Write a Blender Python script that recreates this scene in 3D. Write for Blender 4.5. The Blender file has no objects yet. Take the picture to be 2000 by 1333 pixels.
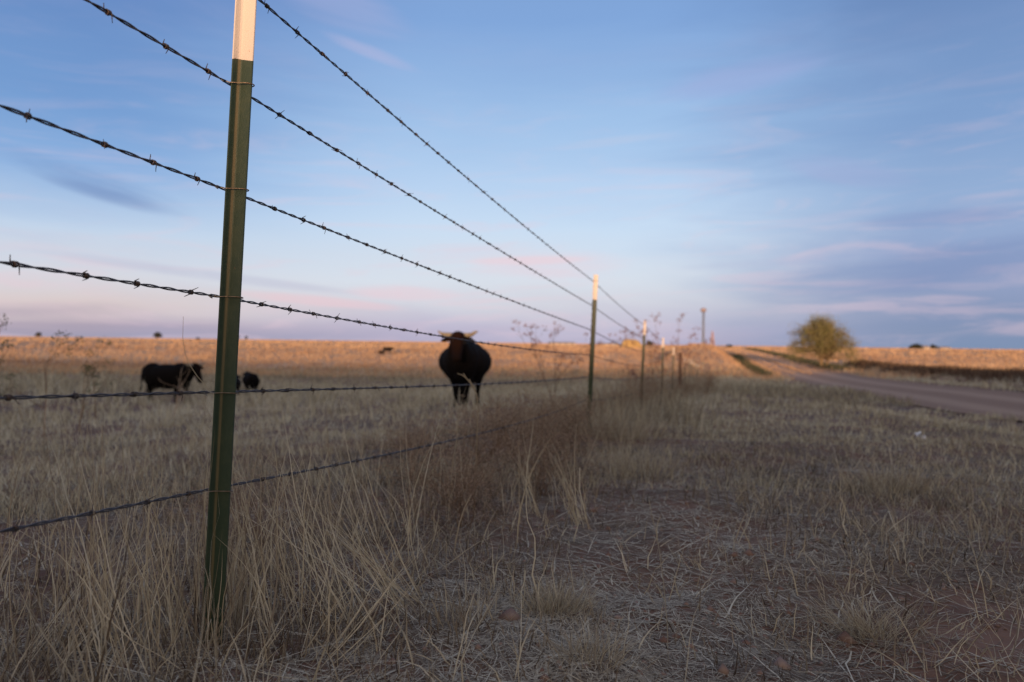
import bpy, bmesh, math, random
import numpy as np
from mathutils import Vector, Matrix, Euler

C = bpy.context.scene.collection
R = math.radians
SC = bpy.context.scene
rng = np.random.default_rng(7)
random.seed(5)

# ---------------------------------------------------------------- camera
FPX = 2000 * 24.0 / 36.0                      # focal length in pixels of the 2000 px wide photograph
CAMZ = 0.61
cam_d = bpy.data.cameras.new('camera')
cam = bpy.data.objects.new('camera', cam_d); C.objects.link(cam)
cam_d.lens = 24.0; cam_d.sensor_width = 36.0
cam_d.clip_start = 0.05; cam_d.clip_end = 20000
cam.matrix_world = Matrix.Translation((0, 0, CAMZ)) @ Matrix.Rotation(R(90.16), 4, 'X') @ Matrix.Rotation(R(0.75), 4, 'Z')
cam_d.dof.use_dof = True
cam_d.dof.focus_distance = 1.50
cam_d.dof.aperture_fstop = 2.9
SC.camera = cam
CR = cam.matrix_world.to_3x3()

def P(px, py, y):
    """world point at depth y (metres ahead) seen at photo pixel px,py"""
    d = CR @ Vector(((px - 1000) / FPX, -(py - 666.5) / FPX, -1))
    s = y / d.y
    return Vector((0, 0, CAMZ)) + d * s

# ---------------------------------------------------------------- light and sky
SUN_EL, SUN_X, SUN_Y = 2.45, -0.13, -0.99     # direction towards the sun (behind the camera)
sv = Vector((SUN_X, SUN_Y, math.tan(R(SUN_EL)))).normalized()
sun_d = bpy.data.lights.new('sun', 'SUN')
sun_d.energy = 4.4; sun_d.angle = R(0.75); sun_d.color = (1.0, 0.60, 0.34)
sun = bpy.data.objects.new('sun', sun_d); C.objects.link(sun)
sun.rotation_euler = sv.to_track_quat('Z', 'Y').to_euler()

def lin(c):
    return tuple(((x / 255) / 12.92 if x <= 10 else (((x / 255) + .055) / 1.055) ** 2.4) for x in c)

class N:
    """tiny node-graph helper"""
    def __init__(s, tree): s.t = tree; s.n = tree.nodes; s.l = tree.links
    def node(s, typ, **kw):
        nd = s.n.new(typ)
        for k, v in kw.items():
            if k.startswith('i_'):
                key = k[2:]; sock = nd.inputs[int(key)] if key.isdigit() else nd.inputs[key.replace('_', ' ')]
                s.put(sock, v)
            else: setattr(nd, k, v)
        return nd
    def put(s, sock, v):
        if isinstance(v, bpy.types.NodeSocket): s.l.new(v, sock)
        elif isinstance(v, bpy.types.Node): s.l.new(v.outputs[0], sock)
        else: sock.default_value = v
    def m(s, op, a, b=0.0, c=0.0, clamp=False):
        nd = s.node('ShaderNodeMath', operation=op, use_clamp=clamp)
        for i, v in enumerate((a, b, c)): s.put(nd.inputs[i], v)
        return nd.outputs[0]
    def ramp(s, fac, stops, interp='LINEAR'):
        nd = s.node('ShaderNodeValToRGB'); r = nd.color_ramp; r.interpolation = interp
        while len(r.elements) < len(stops): r.elements.new(0.5)
        for e, (p, c) in zip(r.elements, stops):
            e.position = p; e.color = (*c, 1) if len(c) == 3 else c
        s.put(nd.inputs[0], fac); return nd.outputs[0]
    def mix(s, fac, a, b, typ='MIX'):
        nd = s.node('ShaderNodeMix', data_type='RGBA', blend_type=typ)
        s.put(nd.inputs[0], fac); s.put(nd.inputs[6], a if not isinstance(a, tuple) else (*a[:3], 1)); s.put(nd.inputs[7], b if not isinstance(b, tuple) else (*b[:3], 1))
        return nd.outputs[2]
    def noise(s, vec, scale, detail=3, rough=.5, dist=0.0):
        nd = s.node('ShaderNodeTexNoise', i_Scale=scale, i_Detail=detail, i_Roughness=rough, i_Distortion=dist)
        if vec is not None: s.put(nd.inputs['Vector'], vec)
        return nd.outputs['Fac']
    def smooth(s, x, a, b):
        nd = s.node('ShaderNodeMapRange', interpolation_type='SMOOTHSTEP')
        for i, v in enumerate((x, a, b, 0.0, 1.0)): s.put(nd.inputs[i], v)
        return nd.outputs[0]

world = bpy.data.worlds.new('World'); SC.world = world; world.use_nodes = True
w = N(world.node_tree); w.n.clear()
tc = w.node('ShaderNodeTexCoord')
sep = w.node('ShaderNodeSeparateXYZ'); w.l.new(tc.outputs['Generated'], sep.inputs[0])
sx, sy, sz = sep.outputs
elev = w.m('MULTIPLY', w.m('ARCSINE', sz), 180 / math.pi)
az = w.m('MULTIPLY', w.m('ARCTAN2', sx, sy), 180 / math.pi)      # 0 straight ahead, + to the right
# cloud wobble of the bands
cvec = w.node('ShaderNodeCombineXYZ')
w.put(cvec.inputs[0], w.m('MULTIPLY', az, 0.045)); w.put(cvec.inputs[1], w.m('MULTIPLY', elev, 0.30)); w.put(cvec.inputs[2], 3.7)
wob = w.noise(cvec.outputs[0], 1.0, 5, .55, 0.8)
el2 = w.m('MULTIPLY', w.m('ABSOLUTE', w.m('ADD', elev, w.m('MULTIPLY', w.m('SUBTRACT', wob, .5), 2.6))), 1 / 90)
def es(e): return (e / 90) ** 1.0
L_ = [(0, (158, 158, 182)), (.9, (178, 166, 184)), (2.2, (222, 208, 209)), (4.5, (218, 220, 230)), (7.5, (198, 217, 240)), (12, (142, 180, 228)), (16, (120, 161, 215)), (25, (102, 138, 197)), (42, (112, 140, 190)), (90, (146, 156, 182))]
M_ = [(0, (186, 180, 205)), (1.3, (197, 193, 215)), (3.3, (215, 217, 229)), (5.2, (220, 228, 240)), (9.4, (205, 226, 249)), (13, (187, 214, 246)), (17.5, (165, 199, 239)), (25, (132, 170, 223)), (42, (118, 146, 196)), (90, (146, 156, 182))]
R_ = [(0, (128, 149, 182)), (2, (134, 152, 188)), (4, (144, 160, 197)), (7, (150, 169, 208)), (11, (150, 178, 218)), (16, (130, 163, 210)), (25, (110, 142, 193)), (42, (112, 138, 186)), (90, (146, 156, 182))]
B_ = [(0, (255, 200, 140)), (4, (255, 222, 170)), (10, (255, 236, 200)), (20, (244, 226, 205)), (35, (206, 196, 194)), (90, (146, 156, 182))]
def rr(stops): return w.ramp(el2, [(e / 90, lin(c)) for e, c in stops])
azw = w.m('ADD', az, w.m('MULTIPLY', w.m('SUBTRACT', wob, .5), 16))
front = w.mix(w.smooth(azw, -33, -6), rr(L_), rr(M_))
front = w.mix(w.smooth(azw, 9, 33), front, rr(R_))
skyc = w.mix(w.smooth(w.m('ABSOLUTE', az), 60, 150), front, rr(B_))
# pale pink wisps
wv = w.node('ShaderNodeCombineXYZ')
w.put(wv.inputs[0], w.m('ADD', w.m('MULTIPLY', az, 0.075), w.m('MULTIPLY', elev, 0.05))); w.put(wv.inputs[1], w.m('ADD', w.m('MULTIPLY', elev, 0.55), w.m('MULTIPLY', az, -0.02))); w.put(wv.inputs[2], 9.1)
wisp = w.noise(wv.outputs[0], 1.0, 7, .62, 1.2)
wm = w.m('MULTIPLY', w.smooth(wisp, .47, .70), w.smooth(elev, 26, 3))
skyc = w.mix(w.m('MULTIPLY', wm, .34), skyc, lin((236, 208, 220)))
wv2 = w.node('ShaderNodeCombineXYZ')
w.put(wv2.inputs[0], w.m('ADD', w.m('MULTIPLY', az, 0.03), w.m('MULTIPLY', elev, 0.06))); w.put(wv2.inputs[1], w.m('MULTIPLY', elev, 0.11)); w.put(wv2.inputs[2], 2.3)
veil = w.noise(wv2.outputs[0], 1.0, 5, .6, .6)
skyc = w.mix(w.m('MULTIPLY', w.smooth(veil, .48, .78), .22), skyc, lin((176, 178, 216)))
# individual cloud banks: (azimuth, elevation, half width, half height, tilt, colour, strength)
def bank(col, ca, ce, ha, he, tilt, c, k, seed, lo=.30, hi=.62):
    a = w.m('SUBTRACT', az, ca); e = w.m('SUBTRACT', w.m('SUBTRACT', elev, ce), w.m('MULTIPLY', a, tilt))
    q = w.m('ADD', w.m('POWER', w.m('ABSOLUTE', w.m('DIVIDE', a, ha)), 2.0), w.m('POWER', w.m('ABSOLUTE', w.m('DIVIDE', e, he)), 2.0))
    g = w.m('SUBTRACT', 1.0, w.m('MINIMUM', q, 1.0))
    v = w.node('ShaderNodeCombineXYZ'); w.put(v.inputs[0], w.m('MULTIPLY', az, .09)); w.put(v.inputs[1], w.m('MULTIPLY', e, .75)); w.put(v.inputs[2], seed)
    n = w.noise(v.outputs[0], 1.0, 6, .6, 1.0)
    f = w.m('MULTIPLY', w.smooth(w.m('MULTIPLY', g, w.m('ADD', n, .25)), lo, hi), k)
    return w.mix(f, col, lin(c))
skyc = bank(skyc, -31.5, 10.9, 8.5, 1.5, -.24, (108, 138, 192), .5, 1.1, .18, 1.05)
skyc = bank(skyc, -31.0, 10.2, 5.5, .8, -.22, (104, 132, 186), .4, 21.4, .25, .9)
skyc = bank(skyc, 31, 5.6, 17, 2.2, .12, (118, 141, 190), .45, 4.2, .15, .8)
skyc = bank(skyc, 22, 6.6, 13, .5, .04, (176, 180, 214), .15, 5.2, .15, .8)
skyc = bank(skyc, 24, 9.7, 7, .5, .10, (200, 198, 224), .28, 6.2, .15, .8)
skyc = bank(skyc, 32, 9.2, 7, .9, .0, (136, 156, 202), .55, 7.7, .15, .8)
skyc = bank(skyc, 3, 6.6, 9, 1.7, .02, (236, 218, 228), .42, 8.2, .18, .75)
skyc = bank(skyc, -16, 3.2, 9, .6, -.07, (240, 205, 214), .55, 2.2, .15, .7)
skyc = bank(skyc, -24, 4.9, 15, .6, -.09, (186, 188, 214), .4, 3.3, .15, .8)
skyc = bank(skyc, -9, 4.0, 6, .9, -.02, (238, 210, 220), .5, 12.2, .15, .7)
skyc = bank(skyc, -15, 25.6, 8, 2.2, -.2, (176, 182, 222), .35, 13.2, .15, .8)
skyc = bank(skyc, -12, 22.5, 5, .7, -.25, (190, 190, 226), .5, 15.2, .15, .8)
skyc = bank(skyc, 1.5, 6.9, 7, .5, .03, (240, 214, 224), .6, 18.2, .15, .7)
skyc = bank(skyc, 18, 20.5, 9, 1.6, .1, (160, 176, 224), .5, 16.2, .15, .8)
skyc = bank(skyc, 26, 13.0, 6, 1.4, -.25, (166, 178, 220), .45, 17.2, .15, .8)
skyc = bank(skyc, 8, 16.4, 6, .5, .08, (190, 205, 234), .5, 14.2, .15, .8)
nish = w.node('ShaderNodeTexSky', sky_type='NISHITA', sun_disc=False)
nish.sun_elevation = R(SUN_EL); nish.sun_rotation = math.atan2(SUN_X, SUN_Y)
ncol = w.node('ShaderNodeVectorMath', operation='SCALE'); w.l.new(nish.outputs[0], ncol.inputs[0]); ncol.inputs['Scale'].default_value = .1
skyc = w.mix(0.06, skyc, ncol.outputs[0])
bg = w.node('ShaderNodeBackground'); w.put(bg.inputs[0], skyc); bg.inputs[1].default_value = 1.0
out = w.node('ShaderNodeOutputWorld'); w.l.new(bg.outputs[0], out.inputs[0])

SC.view_settings.view_transform = 'Standard'; SC.view_settings.look = 'None'
SC.view_settings.exposure = 0.0; SC.view_settings.gamma = 1.0
SC.render.engine = 'CYCLES'
SC.cycles.use_denoising = True
SC.cycles.max_bounces = 5; SC.cycles.diffuse_bounces = 3; SC.cycles.glossy_bounces = 2; SC.cycles.transmission_bounces = 3
SC.cycles.caustics_reflective = False; SC.cycles.caustics_refractive = False

# ---------------------------------------------------------------- helpers
def tag(o, label=None, cat=None, group=None, kind=None):
    if label: o['label'] = label
    if cat: o['category'] = cat
    if group: o['group'] = group
    if kind: o['kind'] = kind
    return o
def empty(name, loc, rz=0.0):
    o = bpy.data.objects.new(name, None); C.objects.link(o)
    o.location = loc; o.rotation_euler = (0, 0, rz); o.empty_display_size = .2
    return o
def link(name, me, mat, parent=None, loc=None):
    o = bpy.data.objects.new(name, me); C.objects.link(o)
    if mat is not None and len(me.materials) == 0: me.materials.append(mat)
    if parent: o.parent = parent
    if loc is not None: o.location = loc
    return o

class MB:
    """mesh collector: vertices + faces in python lists"""
    def __init__(s): s.v = []; s.f = []; s.sm = []
    def add(s, vs, fs, smooth=False):
        b = len(s.v); s.v += [tuple(x) for x in vs]; s.f += [tuple(b + i for i in f) for f in fs]; s.sm += [smooth] * len(fs)
    def box(s, c, d, rot=None):
        x, y, z = (k / 2 for k in d)
        vs = [Vector((i * x, j * y, k * z)) for i in (-1, 1) for j in (-1, 1) for k in (-1, 1)]
        if rot is not None: vs = [rot @ v for v in vs]
        vs = [v + Vector(c) for v in vs]
        s.add(vs, [(0, 1, 3, 2), (4, 6, 7, 5), (0, 4, 5, 1), (2, 3, 7, 6), (0, 2, 6, 4), (1, 5, 7, 3)])
    def tube(s, pts, rad, n=6, smooth=True, cap=True):
        pts = [Vector(p) for p in pts]
        if not hasattr(rad, '__len__'): rad = [rad] * len(pts)
        up = None; rings = []
        for i, p in enumerate(pts):
            t = (pts[min(i + 1, len(pts) - 1)] - pts[max(i - 1, 0)])
            if t.length < 1e-9: t = Vector((0, 0, 1))
            t.normalize()
            if up is None: up = t.orthogonal().normalized()
            up = (up - t * up.dot(t)); up = up.normalized() if up.length > 1e-6 else t.orthogonal().normalized()
            b = t.cross(up)
            rings.append([p + (up * math.cos(a) + b * math.sin(a)) * rad[i] for a in (2 * math.pi * k / n for k in range(n))])
        vs = [q for r_ in rings for q in r_]
        fs = [(i * n + k, i * n + (k + 1) % n, (i + 1) * n + (k + 1) % n, (i + 1) * n + k) for i in range(len(pts) - 1) for k in range(n)]
        if cap:
            fs.append(tuple(range(n - 1, -1, -1))); fs.append(tuple((len(pts) - 1) * n + k for k in range(n)))
        s.add(vs, fs, smooth)
    def ball(s, c, r, rot=None, n=10):
        r = r if hasattr(r, '__len__') else (r, r, r)
        vs = []; fs = []
        m = n // 2 + 1
        for i in range(m + 1):
            th = math.pi * i / m
            for k in range(n):
                a = 2 * math.pi * k / n
                p = Vector((r[0] * math.sin(th) * math.cos(a), r[1] * math.sin(th) * math.sin(a), r[2] * math.cos(th)))
                if rot is not None: p = rot @ p
                vs.append(p + Vector(c))
        for i in range(m):
            for k in range(n):
                fs.append((i * n + k, (i + 1) * n + k, (i + 1) * n + (k + 1) % n, i * n + (k + 1) % n))
        s.add(vs, fs, True)
    def mesh(s, name):
        me = bpy.data.meshes.new(name); me.from_pydata(s.v, [], s.f); me.update()
        me.polygons.foreach_set('use_smooth', s.sm)
        return me
    def build(s, name, mat, parent=None, loc=None): return link(name, s.mesh(name), mat, parent, loc)

def copy_tree(o, parent=None):
    c = o.copy(); C.objects.link(c)
    if parent is not None: c.parent = parent
    for ch in o.children: copy_tree(ch, c)
    return c

# ---------------------------------------------------------------- terrain shape
FO = (-0.60, 1.43)                            # foot of the near post
FD = Vector((0.274, 0.962)).normalized()      # fence direction
def uv(x, y):
    dx, dy = x - FO[0], y - FO[1]
    return dx * FD.y - dy * FD.x, dx * FD.x + dy * FD.y       # u right of fence, v along fence
def xy(u, v):
    return FO[0] + u * FD.y + v * FD.x, FO[1] - u * FD.x + v * FD.y
_gv = np.array([-4000, -400, -120, -80, -62, -45, -25, -10, -4.9, 0, 4.9, 9.8, 14.7, 19.6, 24.6, 29.5, 34.4, 39.3, 44.2, 50, 60, 75, 95, 125, 160, 230, 330, 600, 1200, 5000.])
_gz = np.array([-2, 1.7, 2.65, 3.1, 3.0, 1.6, 0.0, -.33, -.48, -.635, -.80, -1.03, -1.25, -1.49, -1.72, -1.93, -2.07, -2.20, -2.33, -2.44, -2.55, -2.55, -2.35, -1.75, -1.35, -1.05, -.85, -.5, -.1, 0.])
_vs = np.concatenate([np.arange(-400, 420, .5)]); _zs = np.interp(_vs, _gv, _gz)
_k = np.hanning(11); _k /= _k.sum(); _zc = np.convolve(np.pad(_zs, 5, 'edge'), _k, 'valid')
def gz(v):
    v = np.asarray(v, float)
    return np.where((v > -399) & (v < 415), np.interp(v, _vs, _zc), np.interp(v, _gv, _gz))
def sst(x, a, b):
    t = np.clip((x - a) / (b - a), 0, 1); return t * t * (3 - 2 * t)
_hg = np.random.default_rng(3).random((256, 256))
def vnoise(x, y, f):
    x = np.asarray(x) * f; y = np.asarray(y) * f
    xi = np.floor(x).astype(int); yi = np.floor(y).astype(int); fx = x - xi; fy = y - yi
    fx = fx * fx * (3 - 2 * fx); fy = fy * fy * (3 - 2 * fy)
    g = lambda i, j: _hg[(xi + i) % 256, (yi + j) % 256]
    return (g(0, 0) * (1 - fx) + g(1, 0) * fx) * (1 - fy) + (g(0, 1) * (1 - fx) + g(1, 1) * fx) * fy
def fbm(x, y, f, o=4):
    s = 0; a = 1; t = 0
    for i in range(o): s = s + a * vnoise(np.asarray(x) + 17.3 * i, np.asarray(y) - 9.1 * i, f * 2 ** i); t += a; a *= .5
    return s / t
RU0, RU1 = 7.25, 12.9                         # road edges, metres right of the fence
def H(x, y):
    x = np.asarray(x, float); y = np.asarray(y, float)
    u, v = uv(x, y)
    z = gz(v)
    fade = 1 - sst(v, 50, 110)
    z = z - np.clip(-u * .045, 0, .48) * (1 - sst(v, 50, 120)) * sst(v, -12, 2)
    z = z - .22 * sst(u, 2, 8) * (1 - sst(v, 18, 32)) * sst(v, -20, 0)
    z = z - .14 * np.exp(-((u - 5.6) / .8) ** 2) * sst(v, 6, 14) * (1 - sst(v, 120, 200))            # near ditch
    z = z + .58 * sst(u, 9, 18) * sst(v, 6, 18) * (1 - sst(v, 70, 140))
    z = z - .22 * np.exp(-((u - 15.0) / .9) ** 2) * sst(v, 6, 14) * (1 - sst(v, 160, 240))          # far ditch
    z = z + .05 * np.exp(-((u - 10.0) / 2.0) ** 2)
    # bank the fence climbs beyond the hollow, and low swells far off
    z = z + 1.95 * np.exp(-((u + .2) / 3.9) ** 4) * sst(v, 58, 92) * (1 - sst(v, 120, 170))
    z = z - .17 * np.exp(-((x + 9.6) / 3.2) ** 2 - ((y - 20.4) / 1.6) ** 2)      # shallow hollow where the cattle graze
    # the eye sees the horizon as level: fade the local relief far away
    d = np.hypot(x, y)
    near = (1 - sst(d, 8, 30))
    z = z + ((fbm(x, y, 1.3, 3) - .5) * .09 + (fbm(x + 40, y, 6.0, 3) - .5) * .035) * near * sst(d, .2, .9)
    offroad = 1 - sst(u, 6.6, 7.3) * (1 - sst(u, 12.6, 13.4))
    z = z + (fbm(x, y, .11, 3) - .5) * .22 * sst(d, 12, 30) * (1 - sst(d, 60, 300)) * offroad
    return z + CAMZ
def Hs(x, y): return float(H(np.array([x]), np.array([y]))[0])

# ---------------------------------------------------------------- materials
def newmat(name):
    m = bpy.data.materials.new(name); m.use_nodes = True; m.node_tree.nodes.clear()
    return m, N(m.node_tree)
def fin(n, sh):
    o = n.node('ShaderNodeOutputMaterial'); n.l.new(sh.outputs[0] if isinstance(sh, bpy.types.Node) else sh, o.inputs[0])
def pbr(name, col, rough=.7, metal=0.0, nscale=None, col2=None, bump=0.0, bscale=60, spec=.4, lo=.4, hi=.65):
    m, n = newmat(name)
    t = n.node('ShaderNodeTexCoord')
    c = (*col, 1)
    if col2: c = n.mix(n.smooth(n.noise(t.outputs['Object'], nscale, 5, .6), lo, hi), col, col2)
    b = n.node('ShaderNodeBsdfPrincipled'); n.put(b.inputs['Base Color'], c)
    b.inputs['Roughness'].default_value = rough; b.inputs['Metallic'].default_value = metal; b.inputs['Specular IOR Level'].default_value = spec
    if bump:
        bp = n.node('ShaderNodeBump'); bp.inputs['Strength'].default_value = bump; bp.inputs['Distance'].default_value = .01
        n.put(bp.inputs['Height'], n.noise(t.outputs['Object'], bscale, 5, .6)); n.l.new(bp.outputs[0], b.inputs['Normal'])
    fin(n, b); return m

def blade_mat(name, stops, trans=.25):
    m, n = newmat(name)
    a = n.node('ShaderNodeAttribute', attribute_name='tint')
    c = n.ramp(a.outputs['Fac'], stops)
    d = n.node('ShaderNodeBsdfDiffuse'); n.put(d.inputs[0], c)
    tr = n.node('ShaderNodeBsdfTranslucent'); n.put(tr.inputs[0], c)
    mx = n.node('ShaderNodeMixShader'); mx.inputs[0].default_value = trans
    n.l.new(d.outputs[0], mx.inputs[1]); n.l.new(tr.outputs[0], mx.inputs[2])
    fin(n, mx); return m
M_grass = blade_mat('dry_grass', [(0, (.065, .047, .036)), (.25, (.17, .125, .088)), (.5, (.32, .255, .182)), (.75, (.47, .395, .275)), (1, (.62, .545, .41))])
M_straw = blade_mat('straw_litter', [(0, (.070, .053, .044)), (.4, (.21, .175, .138)), (.75, (.42, .365, .28)), (1, (.60, .54, .42))], .1)
M_mid = blade_mat('pasture_straw', [(0, (.17, .142, .105)), (.3, (.37, .315, .22)), (.6, (.56, .49, .345)), (1, (.68, .64, .50))])
M_ditch = blade_mat('green_ditch_grass', [(0, (.065, .075, .045)), (1, (.15, .15, .09))], .2)
M_far = blade_mat('field_grass', [(0, (.30, .175, .12)), (.35, (.46, .29, .18)), (.7, (.64, .42, .26)), (1, (.68, .50, .31))], .15)
M_weed = blade_mat('dead_weed', [(0, (.09, .058, .042)), (.5, (.29, .195, .135)), (1, (.56, .43, .32))], .15)

def ground_mat():
    m, n = newmat('prairie_soil')
    g = n.node('ShaderNodeNewGeometry'); pos = g.outputs['Position']
    a = n.node('ShaderNodeAttribute', attribute_name='zone'); far = a.outputs['Fac']
    soil = n.mix(n.smooth(n.noise(pos, 3.0, 6, .62), .35, .68), (.15, .082, .056), (.24, .140, .098))
    grit = n.smooth(n.noise(pos, 90, 3, .7), .5, .72)
    soil = n.mix(n.m('MULTIPLY', grit, .5), soil, (.23, .155, .125))
    thatch = n.mix(n.smooth(n.noise(pos, 25, 6, .7), .35, .7), (.11, .075, .058), (.25, .185, .135))
    near = n.mix(n.smooth(n.noise(pos, 1.1, 5, .6), .42, .60), soil, thatch)
    mp = n.node('ShaderNodeMapping'); n.put(mp.inputs[0], pos); mp.inputs['Scale'].default_value = (.02, .06, 1)
    field = n.mix(n.smooth(n.noise(mp.outputs[0], 1.0, 7, .65), .35, .65), (.46, .28, .17), (.60, .40, .24))
    c = n.mix(far, near, field)
    b = n.node('ShaderNodeBsdfPrincipled'); n.put(b.inputs['Base Color'], c); b.inputs['Roughness'].default_value = .95; b.inputs['Specular IOR Level'].default_value = .15
    bp = n.node('ShaderNodeBump'); bp.inputs['Strength'].default_value = .7; bp.inputs['Distance'].default_value = .02
    n.put(bp.inputs['Height'], n.m('ADD', n.noise(pos, 22, 6, .7), n.m('MULTIPLY', n.noise(pos, 140, 3, .7), .25))); n.l.new(bp.outputs[0], b.inputs['Normal'])
    fin(n, b); return m
def road_mat():
    m, n = newmat('dirt_road')
    a = n.node('ShaderNodeAttribute', attribute_name='across'); ac = a.outputs['Fac']
    g = n.node('ShaderNodeNewGeometry'); pos = g.outputs['Position']
    mp = n.node('ShaderNodeMapping'); n.put(mp.inputs[0], pos); mp.inputs['Rotation'].default_value = (0, 0, -R(15.9)); 
    mp2 = n.node('ShaderNodeMapping'); n.put(mp2.inputs[0], mp.outputs[0]); mp2.inputs['Scale'].default_value = (1.6, .12, 1)
    tr = n.m('ADD', n.m('ABSOLUTE', n.m('SUBTRACT', n.m('ABSOLUTE', n.m('SUBTRACT', ac, .5)), .22)), n.m('MULTIPLY', n.m('SUBTRACT', n.noise(mp2.outputs[0], 1, 4), .5), .16))
    c = n.mix(n.smooth(tr, .03, .16), (.48, .355, .29), (.37, .265, .22))
    c = n.mix(n.m('MULTIPLY', n.smooth(n.noise(pos, 14, 5, .7), .5, .75), .5), c, (.54, .43, .36))
    b = n.node('ShaderNodeBsdfPrincipled'); n.put(b.inputs['Base Color'], c); b.inputs['Roughness'].default_value = .95; b.inputs['Specular IOR Level'].default_value = .1
    bp = n.node('ShaderNodeBump'); bp.inputs['Strength'].default_value = 1; bp.inputs['Distance'].default_value = .35
    n.put(bp.inputs['Height'], n.noise(pos, 6, 6, .75)); n.l.new(bp.outputs[0], b.inputs['Normal'])
    fin(n, b); m.cycles.use_bump_map_correction = False; return m

# ---------------------------------------------------------------- ground sheet
def build_ground():
    rad = [0.0]
    r = .25
    while r < 9000:
        rad.append(r); r *= 1.030 if r < 400 else 1.12
    # angles: fine ahead, coarser behind
    ang = np.concatenate([np.arange(-60, 60, .3), np.arange(60, 300, 1.5)])
    A = np.radians(ang); nA = len(A)
    rr_ = np.array(rad[1:]); X = np.outer(rr_, np.sin(A)).ravel(); Y = np.outer(rr_, np.cos(A)).ravel()
    X = np.concatenate([[0.], X]); Y = np.concatenate([[0.], Y]); Z = H(X, Y)
    u, v = uv(X, Y)
    inroad = (u > RU0 - .1) & (u < RU1 + .1) & (v > -60)
    Z = np.where(inroad, Z - .03, Z)
    co = np.stack([X, Y, Z], 1)
    nr = len(rr_)
    i = np.arange(nr - 1)[:, None]; k = np.arange(nA)[None, :]; k2 = (k + 1) % nA
    a = 1 + i * nA + k; b = 1 + i * nA + k2; c = 1 + (i + 1) * nA + k2; d = 1 + (i + 1) * nA + k
    q = np.stack([a, d, c, b], -1).reshape(-1, 4)
    tri = np.stack([np.zeros(nA, int), 1 + np.arange(nA), 1 + (np.arange(nA) + 1) % nA], 1)
    me = bpy.data.meshes.new('ground'); me.vertices.add(len(co)); me.vertices.foreach_set('co', co.ravel())
    loops = np.concatenate([q.ravel(), tri[:, ::-1].ravel()]); me.loops.add(len(loops)); me.loops.foreach_set('vertex_index', loops)
    np_ = len(q) + len(tri); me.polygons.add(np_)
    ls = np.concatenate([np.arange(len(q)) * 4, len(q) * 4 + np.arange(len(tri)) * 3]); me.polygons.foreach_set('loop_start', ls)
    me.polygons.foreach_set('use_smooth', np.ones(np_, bool))
    me.update(calc_edges=True); me.validate()
    at = me.attributes.new('zone', 'FLOAT', 'POINT')
    zone = sst(np.hypot(X, Y), 35, 75) * 1.0
    at.data.foreach_set('value', zone.astype(np.float32))
    return tag(link('ground', me, ground_mat()), kind='structure')
build_ground()

def build_road():
    vs = np.concatenate([np.arange(-60, 60, .5), np.arange(60, 300, 1.5), np.arange(300, 900, 8.)])
    nu = 13
    verts = []; ac = []
    for v in vs:
        for j in range(nu):
            f = j / (nu - 1)
            wob = (fbm(v * 1.0, 5.0, .5, 3) - .5) * .5 if j == 0 else ((fbm(v * 1.0, 55.0, .5, 3) - .5) * .5 if j == nu - 1 else 0)
            u = RU0 + (RU1 - RU0) * f + wob
            x, y = xy(u, v); verts.append((x, y)); ac.append(f)
    V = np.array(verts); Z = H(V[:, 0], V[:, 1]) + .012
    n = len(vs)
    fs = [(i * nu + j, i * nu + j + 1, (i + 1) * nu + j + 1, (i + 1) * nu + j) for i in range(n - 1) for j in range(nu - 1)]
    me = bpy.data.meshes.new('road'); me.from_pydata([(x, y, z) for (x, y), z in zip(verts, Z)], [], fs); me.update()
    at = me.attributes.new('across', 'FLOAT', 'POINT'); at.data.foreach_set('value', np.array(ac, np.float32))
    return tag(link('road', me, road_mat()), kind='structure')
build_road()

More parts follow.
